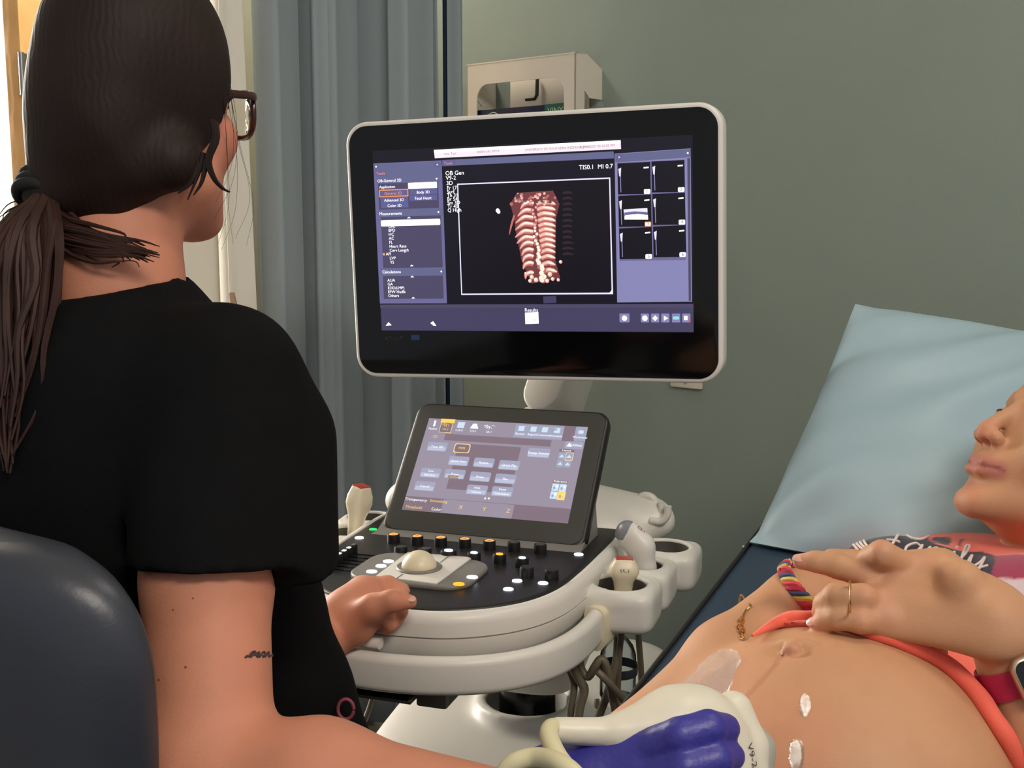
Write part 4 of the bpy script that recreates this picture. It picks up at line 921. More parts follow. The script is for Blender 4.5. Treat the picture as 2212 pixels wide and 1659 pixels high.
# --- glasses
gl = thing('eyeglasses', H(0, .1, 0), 'brown tortoiseshell eyeglasses worn by the person in black scrubs', 'eyeglasses')
a = Acc()
for s_ in (1, -1):
    c0 = H(s_ * .034, .109, -.004)
    ring = [c0 + hr * (s_ * .026 * abs(math.cos(t)) ** .8 * np.sign(math.cos(t))) + hu * (.022 * abs(math.sin(t)) ** .8 * np.sign(math.sin(t))) - hf * .012 * abs(math.cos(t)) * (math.cos(t) > 0) for t in np.linspace(0, 2 * math.pi, 33)[:-1]]
    a.tube(ring, .0026, m_tort, 8, closed=True)
a.tube([H(-.008, .113, .006), H(0, .117, .008), H(.008, .113, .006)], .0026, m_tort, 8); a.build('frame', gl)
for s_ in (1, -1):
    a = Acc(); a.tube(spline([H(s_ * .061, .098, .010), H(s_ * .071, .084, .010), H(s_ * .0775, .04, .007), H(s_ * .076, .0, .004), H(s_ * .070, -.03, -.012)], 20), .0030, m_tort, 8, flat=(1.25, .6), up=hu); a.build('temple', gl)
    a = Acc(); c0 = H(s_ * .034, .1085, -.004); rg = [[c0 + (hr * (s_ * .0255 * math.cos(t)) + hu * (.0215 * math.sin(t))) * q_ + hf * (.001 - .012 * q_ * max(0, math.cos(t))) for t in np.linspace(0, 2 * math.pi, 25)[:-1]] for q_ in (1, .6, .02)]
    a.loft(rg, m_glass); o = a.build('lens', gl); mo = o.modifiers.new('thickness', 'SOLIDIFY'); mo.thickness = .0015
# --- stool behind the person
ch = thing('stool', V3(HIP[0], HIP[1], 0) - fw * .02, 'charcoal blue vinyl stool with padded backrest behind the person in scrubs', 'chair', math.atan2(-fw[0], fw[1]))
bc = at(60, 1500, .81); MB = frameM(bc, rt, fw, Z)
bt = at(150, 1160, .81)[2] - bc[2]
a = Acc(MB); W2 = (at(134, 1560, .733) - bc) @ rt
rings = []
for z, w_, t_ in spline([(-.26, .15, .02), (-.245, .168, .031), (-.10, .186, .035), (.0, .190, .036), (bt * .45, .184, .036), (bt * .75, .165, .035), (bt * .93, .135, .030), (bt * .99, .112, .018), (bt, .10, .006)], 34):
    off = W2 - .19
    rings.append([(off + w_ * np.sign(c) * abs(c) ** .55, t_ * np.sign(s_) * abs(s_) ** .8 - .06 * (c * w_ / .19) ** 2 * -1 * .6, z) for c, s_ in ((math.cos(t), math.sin(t)) for t in np.linspace(0, 2 * math.pi, 49)[:-1])])
a.loft(rings, m_chair); a.build('backrest', ch, sharp=0)
sb = V3(HIP[0], HIP[1], 0); MS = frameM(sb, rt, fw, Z)
a = Acc(MS); a.prism(rrect(.42, .42, .14, 8), .30, .385, m_chair, .025, 4); a.build('seat', ch)
a = Acc(MS); a.lathe([(.03, .06), (.03, .2), (.02, .2), (.02, .31)], m_steel, 24); a.tube(spline([(.0, -.1, .30), (.0, -.27, .31), (0, -.30, .46), (0, -.26, .62)], 20), .016, m_blackrub, 12, flat=(.6, 2)); a.build('column', ch)
for k in range(5):
    t = 2 * math.pi * k / 5 + .94; a = Acc(MS); a.tube([(0, 0, .085), (.15 * math.cos(t), .15 * math.sin(t), .08), (.28 * math.cos(t), .28 * math.sin(t), .062)], [.026, .022, .016], m_blackrub, 12); lg = a.build('leg', ch)
    a = Acc(MS @ Matrix.Translation((.28 * math.cos(t), .28 * math.sin(t), .026)) @ Matrix.Rotation(t, 4, 'Z') @ Matrix.Rotation(math.pi / 2, 4, 'X')); a.lathe([(.018, -.02), (.026, -.018), (.026, .018), (.018, .02)], m_blackrub, 20); a.build('caster', lg)
# ================================================================= exam table
E0 = at(1325, 1545, 1.13); E1 = at(1610, 1180, 1.45)
eA = nrm(E1 - E0); eP = nrm(V3(eA[1], -eA[0], 0)); eN = nrm(np.cross(eP, eA)); eH = nrm(V3(eA[0], eA[1], 0))
tb0 = E0 + eP * .31; tb0[2] = 0
et = thing('exam_table', tb0, 'navy vinyl exam table with raised back under the patient', 'exam table', math.atan2(-eH[0], eH[1]))
B0 = E0 - eA * .12
a = Acc(frameM(E0, eP, eA, eN)); a.prism(rrect(.64, .92, .04, 5, .32, .34), -.075, 0, m_navy, .010, 3); a.box((.32, .34, -.09), (.56, .84, .03), m_dgrey, .005); bk = a.build('back_cushion', et)
a = Acc(frameM(E0, eP, eA, eN)); a.tube([(p[0], p[1], -.0005) for p in rrect(.636, .916, .04, 5, .32, .34)], .0028, m_blackrub, 8, closed=True); a.build('piping', bk)
a = Acc(frameM(B0 - Z * .002, eP, eH, Z)); a.prism(rrect(.64, .98, .05, 5, .32, -.50), -.075, 0, m_navy, .012, 3); a.build('seat_cushion', et)
a = Acc(frameM(V3(B0[0], B0[1], 0), eP, eH, Z)); a.box((.32, -.28, .33), (.46, 1.0, .60), m_dgrey, .02); a.box((.32, -.28, .045), (.54, 1.1, .09), m_black, .02); a.build('pedestal', et)
# ================================================================= pillow
q00, q01, q10, q11 = at(1620, 1192, 1.45), at(1848, 658, 1.72), at(2440, 1345, 1.18), at(2640, 790, 1.66)
nU, nV = 56, 44; pn = nrm(np.cross(q10 - q00, q01 - q00)); pn = pn if pn @ F < 0 else -pn
def pil(side):
    G = np.zeros((nU, nV, 3)); rp = np.random.default_rng(4)
    for i, u in enumerate(np.linspace(0, 1, nU)):
        for j, v in enumerate(np.linspace(0, 1, nV)):
            pinch = .012
            uu = u + pinch * (1 - 2 * u) * (math.sin(math.pi * v) ** 1.5) * .9; vv = v + pinch * 1.6 * (1 - 2 * v) * (math.sin(math.pi * u) ** 1.2)
            b_ = (q00 * (1 - uu) + q10 * uu) * (1 - vv) + (q01 * (1 - uu) + q11 * uu) * vv
            e = (1 - abs(2 * u - 1) ** 3.2) * (1 - abs(2 * v - 1) ** 3.0); t = .075 * max(e, 0) ** .62
            # dent under the head, corner folds, long soft wrinkles
            t -= .062 * math.exp(-(((u - .74) / .26) ** 2 + ((v - .36) / .30) ** 2))
            d0 = (u * .9 + v * .35); t += .0065 * math.sin(24 * (v - .55 * u) + 2 * math.sin(6 * u)) * math.exp(-((v - .72) / .28) ** 2) * min(1, e * 3)
            t += .006 * math.sin(30 * (v + .2) - 20 * u) * math.exp(-(u / .3) ** 2 - ((v - .12) / .2) ** 2) * min(1, e * 4)
            t += .0025 * math.sin(17 * u + 9 * v + 3 * math.sin(5 * v)) * min(1, e * 3)
            q_ = b_ + pn * side * max(t, .0012); h_ = (q_ - E0) @ eN; G[i, j] = q_ + eN * max(0, .006 + .001 * side - h_)
    return G
m_pil = mat('pale blue pillow cover', (156, 180, 189), .45, spec=.4, bump=(14, .12), noise=(5, .04))
plo = thing('pillow', (q00 + q10) / 2, 'pale blue pillow propped up under the head of the patient', 'pillow')
a = Acc(); a.grid(pil(1), m_pil); G2 = pil(-1); a.grid(G2[::-1], m_pil); a.build('pillowcase', plo, sharp=0)
a = Acc(); s0 = at(1604, 1180, 1.465); a.tube([s0, at(1613, 1184, 1.465), at(1622, 1191, 1.47)], [.0012, .0022, .003], mat('white seam thread', (214, 214, 204), .8), 6); a.build('corner_seam', plo)
# ================================================================= patient
A = nrm(eA * 1.0 + eN * .05); Pp = eP; Nn = nrm(np.cross(Pp, A))
BC = at(1782, 1700, .983)
CC = at(2095, 1240, 1.20) - Nn * .072
hup = nrm(R * .52 + U * .84 + F * .06); hfp = R * -.86 + U * .42 - F * .17; hfp = nrm(hfp - hup * (hfp @ hup)); hrp = np.cross(hfp, hup)
HP = at(2110, 921, 1.245) - hfp * .119 + hup * .032
def K(r_, f_, u_): return HP + hrp * r_ + hfp * f_ + hup * u_
LS = CC + Pp * .17 + A * .10; RS = CC - Pp * .15 + A * .06 - Nn * .045
wl0, wl1, wl2 = at(2143, 1340, .955), at(2200, 1446, .965), at(2335, 1760, .93)
wr0, wr1 = at(1716, 1290, 1.1183), at(1385, 1640, 1.0123)
lo, hi = bbox([BC - A * .2 - Pp * .2, BC + Pp * .2, HP + hup * .1, HP - hfp * .1, LS, RS, wl2, wr1, at(1720, 1200, 1.15)], .09)
lo[2] -= .03
pb = Solid(lo, hi, .0031)
pb.ell(BC, (.150, .155, .130), (A, Pp, Nn), .02)
pb.ell(BC - Nn * .05 + A * .06, (.24, .150, .075), (A, Pp, Nn), .06)
pb.ell(CC - Nn * .02, (.20, .165, .085), (A, Pp, Nn), .05)
for s_ in (1, -1): pb.ell(CC + Pp * .072 * s_ - A * .02 + Nn * .045, (.075, .07, .05), (A, Pp, Nn), .03)
pb.cone(LS - Pp * .03, RS + Pp * .03, .055, .055, .04)
pb.cone(CC + A * .18 + Pp * .085 + Nn * .015, HP - hup * .07 - hfp * .040, .052, .050, .03)
# head
ax3 = (hrp, hfp, hup)
pb.ell(K(0, -.004, .03), (.072, .092, .088), ax3, .02).ell(K(0, .035, -.05), (.056, .055, .066), ax3, .03)
pb.cone(K(.048, .03, -.074), K(.009, .077, -.104), .022, .0155, .016).cone(K(-.048, .03, -.074), K(-.009, .077, -.104), .022, .0155, .016)
pb.ell(K(.040, .058, -.034), (.024, .024, .024), ax3, .02).ell(K(-.040, .058, -.034), (.024, .024, .024), ax3, .02)
pb.cone(K(0, .0865, .012), K(0, .1085, -.029), .0075, .0088, .010)
for s_ in (1, -1): pb.ell(K(s_ * .0125, .1005, -.034), (.0085, .011, .0085), ax3, .007)
pb.ell(K(0, .106, -.0385), (.006, .009, .005), ax3, .006)
for s_ in (1, -1): pb.cone(K(s_ * .0065, .1065, -.046), K(s_ * .009, .099, -.036), .0036, .0034, .003, 's')
pb.ell(K(0, .084, -.060), (.026, .014, .016), ax3, .014)
pb.cone(K(.010, .0965, -.0615), K(-.010, .0955, -.0615), .0042, .0042, .005).cone(K(.010, .0965, -.0615), K(.030, .080, -.0625), .0046, .002, .005).cone(K(-.010, .0965, -.0615), K(-.030, .080, -.0625), .0046, .002, .005)
pb.cone(K(.009, .0955, -.0735), K(-.009, .0945, -.0730), .0052, .0052, .005).cone(K(.009, .0955, -.0735), K(.029, .079, -.0665), .0052, .002, .005).cone(K(-.009, .0955, -.0735), K(-.029, .079, -.0665), .0052, .002, .005)
pb.chain([K(-.027, .088, -.0655), K(-.011, .1015, -.0672), K(0, .104, -.0675), K(.011, .1015, -.0672), K(.027, .088, -.0655)], [.0011, .0012, .0012, .0012, .0011], .0) if False else None
for c0, c1 in ((K(-.033, .0835, -.0635), K(-.011, .1015, -.0675)), (K(-.011, .1015, -.0675), K(.011, .1015, -.0675)), (K(.011, .1015, -.0675), K(.033, .0835, -.0635))): pb.cone(c0, c1, .0016, .0016, .002, 's')
pb.ell(K(0, .0995, -.086), (.016, .007, .005), ax3, .008, 's')
for s_ in (1, -1):
    pb.ell(K(s_ * .033, .092, .004), (.016, .012, .011), ax3, .006, 's'); pb.ell(K(s_ * .033, .0745, .003), (.0125, .012, .012), ax3, .002)
    pb.ell(K(s_ * .077, -.004, -.012), (.010, .020, .031), ax3, .006); pb.cone(K(s_ * .016, .084, .026), K(s_ * .046, .070, .024), .006, .005, .012)
# far arm
pb.chain([RS, at(1640, 1480, 1.1660), wr1], [.05, .044, .042], .02).chain([wr1, wr1 * .45 + wr0 * .55 + Nn * .004, wr0], [.042, .038, .0275], .02)
rk = at(1840, 1282, 1.1077)
pb.cone(wr0, rk, .0265, .034, .014, sq=(Nn, .72))
rf = [[(1850, 1262, 1.1024), (1900, 1300, 1.0706), (1960, 1350, 1.0441)], [(1850, 1285, 1.0971), (1920, 1335, 1.0600), (1985, 1378, 1.0335)], [(1850, 1305, 1.0918), (1940, 1365, 1.0441), (2008, 1396, 1.0197)], [(1850, 1325, 1.0812), (1950, 1388, 1.0282), (2030, 1409, 1.0049)]]
for q in rf: pb.chain([at(*k) for k in q], [.011, .0095, .0078], .005)
pb.chain([at(1760, 1240, 1.1236), at(1800, 1215, 1.1130), at(1850, 1205, 1.1130)], [.015, .012, .009], .008)
# near arm and hand (kept crisp where it lies over the belly)
pbm = pb; pb = pb.twin()
pb.chain([LS, at(2420, 1700, 0.8904), wl2], [.052, .05, .048], .02).chain([wl2, wl1 * .55 + wl2 * .45, wl1 * .88 + wl2 * .12, wl1, wl0], [.048, .042, .0325, .0300, .0265], .010)
Mi, Mm, Mr, Ml = at(1985, 1236, 1.0044), at(1935, 1262, 1.0044), at(1908, 1302, 0.9973), at(1908, 1338, 0.9840)
dn_ = nrm(np.cross(Ml - Mi, wl0 - Mm)); dn_ = dn_ if dn_ @ F < 0 else -dn_
sqh = (dn_, .62)
for mcp, k_ in ((Mi, .022), (Mm, .021), (Mr, .020), (Ml, .018)):
    pb.cone(wl0 + (mcp - Mm) * .18, mcp, .0265 if mcp is not Ml else .022, k_, .012, sq=(dn_, .60))
pb.cone(wl0 * .7 + Mi * .3, Mi * .6 + Ml * .4, .027, .025, .02, sq=(dn_, .6))
for mcp in (Mi, Mm, Mr, Ml): pb.ell(mcp + dn_ * .007, (.011, .011, .010), None, .012)
for mcp in (Mi, Mm, Mr): pb.cone(mcp + dn_ * .009, wl0 + (mcp - Mm) * .3 + dn_ * .012, .004, .003, .012)
lf = [([Mi, at(1905, 1196, 0.9911), at(1880, 1206, 1.0044), at(1876, 1226, 1.0197)], [.0125, .0118, .0105, .009]),
      ([Mm, at(1872, 1244, 1.0044), at(1808, 1221, 1.0146), at(1764, 1213, 1.0197), at(1728, 1213, 1.0248)], [.0125, .0118, .0115, .0096, .0074]),
      ([Mr, at(1865, 1290, 0.9810), at(1806, 1287, 0.9871), at(1782, 1304, 0.9993), at(1770, 1322, 1.0146)], [.012, .0115, .0112, .0098, .0078]),
      ([Ml, at(1860, 1342, 0.9738), at(1808, 1335, 0.9810), at(1780, 1342, 0.9891), at(1762, 1348, 0.9942)], [.0112, .0105, .0100, .0088, .0068])]
for p, r in lf: pb.chain(p, r, .0042)
pb.chain([wl0 + (Mi - wl0) * .25, at(2075, 1255, 0.9636), at(2035, 1222, 1.0044), at(2005, 1215, 1.0299)], [.020, .0155, .0120, .0095], .012)
pbm.d = np.minimum(pbm.d, pb.d); pb = pbm
# navel
d0 = pb.twin(); d0.d = pb.d
tmpP, tmpQ = d0.surf(1); T_b0 = bvh(tmpP, tmpQ)
nv, nn_ = hit(T_b0, 1708, 1403)
if nv is not None:
    q1 = nrm(np.cross(nn_, A)); q2 = np.cross(q1, nn_)
    pb.ell(nv + nn_ * .001, (.016, .011, .0075), (q1, q2, nn_), .007, 's'); pb.ell(nv - nn_ * .0005 + q2 * .001, (.0090, .0062, .0062), (q1, q2, nn_), .004); pb.ell(nv + nn_ * .0003 + q2 * .0125, (.015, .005, .0034), (q1, q2, nn_), .005)
pb.cut(E0 + eN * .004, -eN); pb.cut(V3(0, 0, B0[2] + .001), -Z); Pn, Q = pb.surf(2); T_pb = bvh(Pn, Q)
def hp_(x, y):
    h, n = hit(T_pb, x, y); return h if h is not None else at(x, y, 1.)
feats = [(np.array([hp_(x, y) for x, y in ((1692, 1416), (1672, 1440), (1650, 1465), (1625, 1492), (1600, 1520))]), .0035, (168, 114, 84), .55), (np.array([K(-.027, .088, -.065), K(-.01, .1, -.0672), K(.01, .1, -.0672), K(.027, .088, -.065)]), .0125, (186, 110, 102), .75), (K(0, .115, -.036), .026, (206, 130, 106), .5), (K(.03, .07, -.03), .04, (212, 138, 110), .4),
         (K(0, .09, -.105), .03, (214, 136, 112), .4), (np.array([K(.016, .096, .027), K(.034, .090, .033), K(.052, .074, .029)]), .0055, (84, 60, 46), .8), (np.array([K(-.016, .096, .027), K(-.034, .090, .033), K(-.052, .074, .029)]), .0055, (84, 60, 46), .8)]
feats.append((np.array([K(-.033, .0845, -.0635), K(-.022, .0945, -.0655), K(-.011, .1015, -.0675), K(0, .1035, -.0675), K(.011, .1015, -.0675), K(.022, .0945, -.0655), K(.033, .0845, -.0635)]), .0032, (112, 58, 54), .85))
for p, r in lf: feats.append((p[-1], .014, (214, 146, 124), .5)); feats.append((p[1] + dn_ * .01, .012, (210, 146, 118), .35))
for mcp in (Mi, Mm, Mr, Ml): feats.append((mcp + dn_ * .014, .016, (204, 142, 114), .35))
if nv is not None: feats.append((nv, .010, (196, 134, 110), .5))
for x, y, r in ((1520, 1500, .06), (1700, 1600, .05)): feats.append((hp_(x, y), r, (212, 142, 114), .35))
pt = thing('person', BC - Nn * .14, 'pregnant person lying on the exam table in coral shirt, hands folded on bare belly', 'person')
pbody = surf_obj('body', Pn, Q, m_skinb, pt, skin_cols(Pn, SKB, feats))
for p, r in (lf[1], lf[3]):
    tip = p[-1]; dr = nrm(p[-1] - p[-2]); up_ = nrm(dn_ - dr * (dn_ @ dr)); a = Acc()
    a.lathe([(1, -.4), (.9, .3), (.5, .55), (0, .62)], m_nail, 18, frameM(tip + up_ * r[-1] * .75, dr, np.cross(up_, dr), up_) @ Matrix.Diagonal((.0066, .0046, .0028, 1))); a.build('fingernail', pbody)
for s_ in (1, -1): Acc().tube([K(s_ * (.033 + .016 * t), .0855 - .012 * t * t, .002 + .006 * (1 - t * t)) for t in np.linspace(-.9, .95, 9)], [.0004, .0009, .001, .0011, .0012, .0012, .0012, .001, .0006], mat('dark eyelash', (40, 28, 24), .6), 6).build('eyelash', pbody)

lg_ = Solid(*bbox([BC - A * .1 + Pp * .2, BC - A * .1 - Pp * .2, BC - eH * 1.0, BC - eH * 1.0 + Z * .05], .14), .006); sz = B0[2] - .002
W0 = V3(BC[0], BC[1], sz) - eH * .235
lg_.ell(W0 + Z * .035, (.12, .150, .050), (eH, Pp, Z), .03)
for s_ in (1, -1):
    k0, k1, k2 = W0 + Pp * .075 * s_ + Z * .028, W0 + Pp * .10 * s_ - eH * .34 + Z * .046, W0 + Pp * .115 * s_ - eH * .66 + Z * .036
    lg_.chain([k0, k1, k2], [.048, .046, .034], .03)
lg_.cut(V3(0, 0, sz + .003), -Z); Ph, Qh = lg_.surf(2); surf_obj('leggings', Ph, Qh, mat('charcoal leggings', (44, 44, 48), .85, bump=(300, .2)), pt)
for s_ in (1, -1):
    k2 = W0 + Pp * .115 * s_ - eH * .65 + Z * .036; ft = Solid(k2 - .2, k2 + .2, .005); ft.chain([k2, k2 - eH * .07 + Z * .0], [.035, .034], .02); ft.chain([k2 - eH * .075 + Z * .01, k2 - eH * .085 + Z * .09, k2 - eH * .09 + Z * .16], [.034, .036, .024], .02); ft.cut(V3(0, 0, sz + .003), -Z); Ph, Qh = ft.surf(2); surf_obj('sock', Ph, Qh, mat('white cotton sock', (214, 212, 206), .9), pt)
hs = Solid(HP - .17, HP + .17, .005)
hs.ell(K(0, -.022, .042), (.083, .092, .094), ax3, .01).ell(K(0, -.06, -.02), (.075, .045, .07), ax3, .03); hs.cut(K(0, .055, .0), nrm(hfp - hup * .45)); hs.cut(E0 + eN * .005, -eN); Ph, Qh = hs.surf(2); surf_obj('hair', Ph, Qh, mat('brown hair', (70, 48, 36), .5, wave=(30, .6, 'X', 5)), pt)
# --- coral shirt over the chest, hem rolled above the belly
hem_px = [(1632, 1388), (1690, 1355), (1745, 1345), (1800, 1352), (1880, 1379), (1960, 1407), (2035, 1448), (2090, 1500), (2130, 1557), (2165, 1612), (2200, 1675)]
lo, hi = bbox([CC + Pp * .27, CC - Pp * .25, BC + A * .06, LS, RS, CC + A * .2], .10)
sh = Solid(lo, hi, .0030); g = .006
sh.ell(BC, (.150 + g, .155 + g, .130 + g), (A, Pp, Nn), .02)
sh.ell(BC - Nn * .05 + A * .06, (.24 + g, .150 + g, .075 + g), (A, Pp, Nn), .06); sh.ell(CC - Nn * .02, (.20 + g, .165 + g, .085 + g), (A, Pp, Nn), .05)
for s_ in (1, -1): sh.ell(CC + Pp * .072 * s_ - A * .02 + Nn * .045, (.075 + g, .07 + g, .05 + g), (A, Pp, Nn), .035)
sh.cone(LS - Pp * .03, RS + Pp * .03, .055 + g, .055 + g, .04).cone(LS - Pp * .05, LS + nrm(at(2420, 1700, .89) - LS) * .14, .062, .068, .02); sh.cone(RS + Pp * .05, RS + nrm(at(1640, 1480, 1.166) - RS) * .15, .063, .066, .02)
hm = hp_(1800, 1350); hn = nrm(A * .93 + Nn * .36)
sh.cut(E0 + eN * .003, -eN); sh.cut(hm + A * .018, -hn); nk = at(2185, 1166, 1.25) + A * .05; sh.cut(nk, nrm(A * .9 + Nn * .35))
ncy = sh.twin(); ncy.cone(CC + A * .17 + Pp * .05 + Nn * .08, CC + A * .32 + Pp * .06 + Nn * .09, .05, .07, 0); sh.minus(ncy)
Pn, Q = sh.surf(3); T_sh = bvh(Pn, Q)
def sl(x, y):
    h, n = hit(T_sh, x, y)
    if h is None: h = on_plane(x, y, CC + Nn * .09, Nn)
    return np.array([(h - CC) @ Pp, (h - CC) @ A])
L2 = np.stack([(Pn - CC) @ Pp, (Pn - CC) @ A], 1)
def fbm(p, s, seed):
    r = np.random.default_rng(seed); o = np.zeros(len(p))
    for k in range(4):
        for _ in range(3): w = r.normal(size=2) * s * 2 ** k; o += np.sin(p @ w + r.uniform(0, 6.28)) / (2 ** k) / 2.5
    return o
def inside(P2, poly):
    r = np.zeros(len(P2), bool); n = len(poly)
    for i in range(n):
        (x0, y0), (x1, y1) = poly[i], poly[(i + 1) % n]; c = ((y0 > P2[:, 1]) != (y1 > P2[:, 1])); r ^= c & (P2[:, 0] < (x1 - x0) * (P2[:, 1] - y0) / (y1 - y0 + 1e-12) + x0)
    return r
col = np.tile(np.array(lin((240, 112, 92)))[None], (len(Pn), 1))
jit = L2 + np.stack([fbm(L2, 120, 1), fbm(L2, 120, 2)], 1) * .0035
for poly, c in (([(2085, 1192), (2300, 1215), (2300, 1275), (2130, 1252), (2080, 1232)], (150, 38, 74)), ([(2110, 1250), (2300, 1278), (2300, 1318), (2165, 1300)], (206, 186, 192)), ([(2150, 1302), (2300, 1318), (2300, 1460), (2180, 1380)], (140, 34, 66)),
                ([(1795, 1195), (1838, 1160), (1862, 1146), (1950, 1150), (2008, 1158), (2022, 1176), (2130, 1190), (2152, 1212), (2132, 1256), (1990, 1246), (1900, 1216), (1850, 1200), (1836, 1178)], (30, 28, 46)), ([(2022, 1160), (2050, 1160), (2050, 1176), (2022, 1176)], (34, 30, 46)), ([(2072, 1166), (2080, 1166), (2082, 1180), (2074, 1180)], (34, 30, 46))):
    pl = [sl(*q) for q in poly]; w_ = sum(inside(jit + np.array(e) * .0016, pl).astype(float) for e in ((0, 0), (1, .4), (-.4, 1), (-1, -.4), (.4, -1))) / 5; col = col * (1 - w_[:, None]) + np.array(lin(c))[None] * w_[:, None]
m_shirt = mat('printed coral jersey', (240, 112, 92), .8, attr='col', sheen=.2, bump=(300, .2))
surf_sh = surf_obj('shirt', Pn, Q, m_shirt, pt, col)
m_coral = mat('coral jersey', (246, 106, 84), .75, sheen=.2, bump=(260, .2))
Bd = np.stack([A / .150, Pp / .155, Nn / .130])
def bell(x, y):                      # where the line of sight meets (or passes closest to) the belly dome
    d = Bd @ ray(x, y); o = Bd @ (CAM - BC); b = o @ d; aa = d @ d; disc = b * b - aa * (o @ o - 1)
    t = (-b - math.sqrt(disc)) / aa if disc > 0 else -b / aa; e = o + d * t; e /= np.linalg.norm(e); return BC + np.linalg.inv(Bd) @ e
L = np.array([bell(x, y) for x, y in hem_px]); L = spline(L, 60); L = L + np.array([nrm(q - BC) * .0065 for q in L])
a = Acc(); a.tube(L, [.0078 * (1 + .035 * math.sin(i * .9)) * min(1, .15 + i / 9) for i in range(len(L))], m_coral, 12); a.build('rolled_hem', surf_sh)
def ink(name, strokes, r, tree, m, parent):
    a = Acc()
    for st in strokes: decal(a, tree, spline([(x, y, 0) for x, y in st], 8 * len(st))[:, :2], r, m, .001)
    o = a.build(name, parent) if a.v else None
    if o: o['kind'] = 'stuff'
    return o
m_let = mat('white shirt lettering', (222, 206, 198), .7)
GL = {'F': [[(-.1, .86), (.3, 1.02), (.75, .98), (1.25, 1.1)], [(.55, 1.), (.45, .5), (.3, .05), (.0, -.05), (-.12, .12)], [(.1, .5), (.4, .55), (.7, .52)]],
      'a': [[(.72, .5), (.4, .62), (.08, .35), (.12, .02), (.4, .02), (.66, .35), (.74, .58), (.68, .12), (.82, .0), (1.0, .12)]],
      'm': [[(0, .1), (.12, .56), (.16, .3), (.12, .0), (.22, .4), (.42, .6), (.5, .4), (.46, .0), (.58, .42), (.8, .6), (.88, .4), (.86, .05), (1.0, .0), (1.15, .14)]],
      'i': [[(0, .1), (.14, .56), (.12, .1), (.26, .0), (.42, .14)], [(.17, .82), (.19, .86)]],
      'l': [[(0, .1), (.24, .6), (.32, 1.02), (.18, 1.02), (.12, .5), (.16, .04), (.32, .0), (.46, .14)]],
      'y': [[(0, .1), (.12, .56), (.12, .14), (.34, .02), (.6, .3), (.72, .58), (.64, .0), (.5, -.5), (.24, -.6), (.2, -.36), (.6, -.04), (1.0, .2)]]}
st_ = []; cur = 0.
for chx, wd_ in zip('Family', (1.0, .98, 1.12, .42, .44, 1.0)):
    for g_ in GL[chx]:
        gp_ = spline([(cur + x, y, 0) for x, y in g_], 9 * len(g_) if len(g_) > 2 else 4)[:, :2]
        st_.append([(1905 + 46 * x + 12 * y, 1186 + 9.0 * x - 38 * y) for x, y in gp_])
    cur += wd_
for g_ in ([(0, 0), (.2, .3), (.55, .25), (.5, -.2)], [(.1, .1), (.2, -.2)]): st_.append([(2096 + 30 * x, 1244 - 24 * y) for x, y in g_])
for k in range(4): st_.append([(1834 + 9 * k, 1166 - 2 * k), (1846 + 9 * k, 1180), (1856 + 9 * k, 1192 - 3 * k)])
st_.append([(1958, 1158), (1972, 1165), (1990, 1166), (2006, 1160)])
ink('lettering', st_, .0015, T_sh, m_let, surf_sh)
# --- bracelets, ring, watch
def wrap(c, d, u, v, n=60, cap=.045, tree=None):
    """points of the skin all round the axis d at c"""
    o = []
    for t in np.linspace(0, 2 * math.pi, n + 1)[:-1]:
        dv = nrm(u * math.cos(t) + v * math.sin(t)); h = (tree or T_pb).ray_cast(Vector(c), Vector(dv)); o.append(min(h[3], cap) if h[0] is not None else cap)
    o = np.array(o); return (o + np.roll(o, 1) + np.roll(o, -1) + np.roll(o, 2) + np.roll(o, -2)) / 5
br = thing('braided_bracelet', wr0, 'braided pink yellow and blue thread bracelet on the far wrist of the patient', 'bracelet')
bx_ = nrm(at(1745, 1262, 1.10) - at(1690, 1310, 1.11)); b0 = wr0 + bx_ * .014
nb1 = nrm(Nn - bx_ * (Nn @ bx_)); nb2 = np.cross(bx_, nb1); bw_ = wrap(b0, bx_, nb1, nb2, 120, .037) + .0048
cols = [mat('pink thread', (208, 66, 84), .8), mat('yellow thread', (206, 186, 84), .8), mat('blue thread', (62, 74, 116), .8), mat('crimson thread', (176, 44, 66), .8)]
for k in range(4):
    a = Acc(); T120 = np.linspace(0, 2 * math.pi, 121)[:-1]
    a.tube([b0 + (nb1 * math.cos(t) + nb2 * math.sin(t)) * (bw_[i_] + .0019 * math.cos(9 * t + k * 1.57)) + bx_ * (.0048 * math.sin(9 * t + k * 1.57)) for i_, t in enumerate(T120)], .0031, cols[k], 6, closed=True); a.build('strand', br)
gbx = nrm(wr0 - wr1); g0 = wr1 * .34 + wr0 * .66; g0 = at(1628, 1368, 1.0918)
gb_ = thing('gold_bracelet', g0, 'thin gold chain bracelet on the far forearm of the patient', 'bracelet'); m_gold = mat('gold', (214, 170, 110), .25, 1.)
gp = [hit(T_pb, x, y) for x, y in ((1622, 1312), (1612, 1322), (1606, 1334), (1602, 1348), (1600, 1362), (1604, 1374), (1608, 1384))]
gp = [h + n * .0016 for h, n in gp if h is not None]; g9 = [gp[-1] + F * .03, gp[0] + F * .05, gp[0] + F * .015]
a = Acc(); a.tube(spline(gp + g9, 60, True), .0011, m_gold, 8, closed=True); a.build('chain', gb_)
hb, hbn = hit(T_pb, 1603, 1345)
for k, (x, y) in enumerate(((1601, 1345), (1599, 1358), (1603, 1368))):
    h, n = hit(T_pb, x, y)
    if h is not None: a = Acc(); a.tube([h + n * .002 + R * .0024 * math.cos(t) + U * .0034 * math.sin(t) for t in np.linspace(0, 2 * math.pi, 13)[:-1]], .0010, m_gold, 6, closed=True); a.build('link', gb_)
rg = thing('gold_ring', at(1838, 1285, 0.9738), 'thin gold ring on the finger of the near hand of the patient', 'ring')
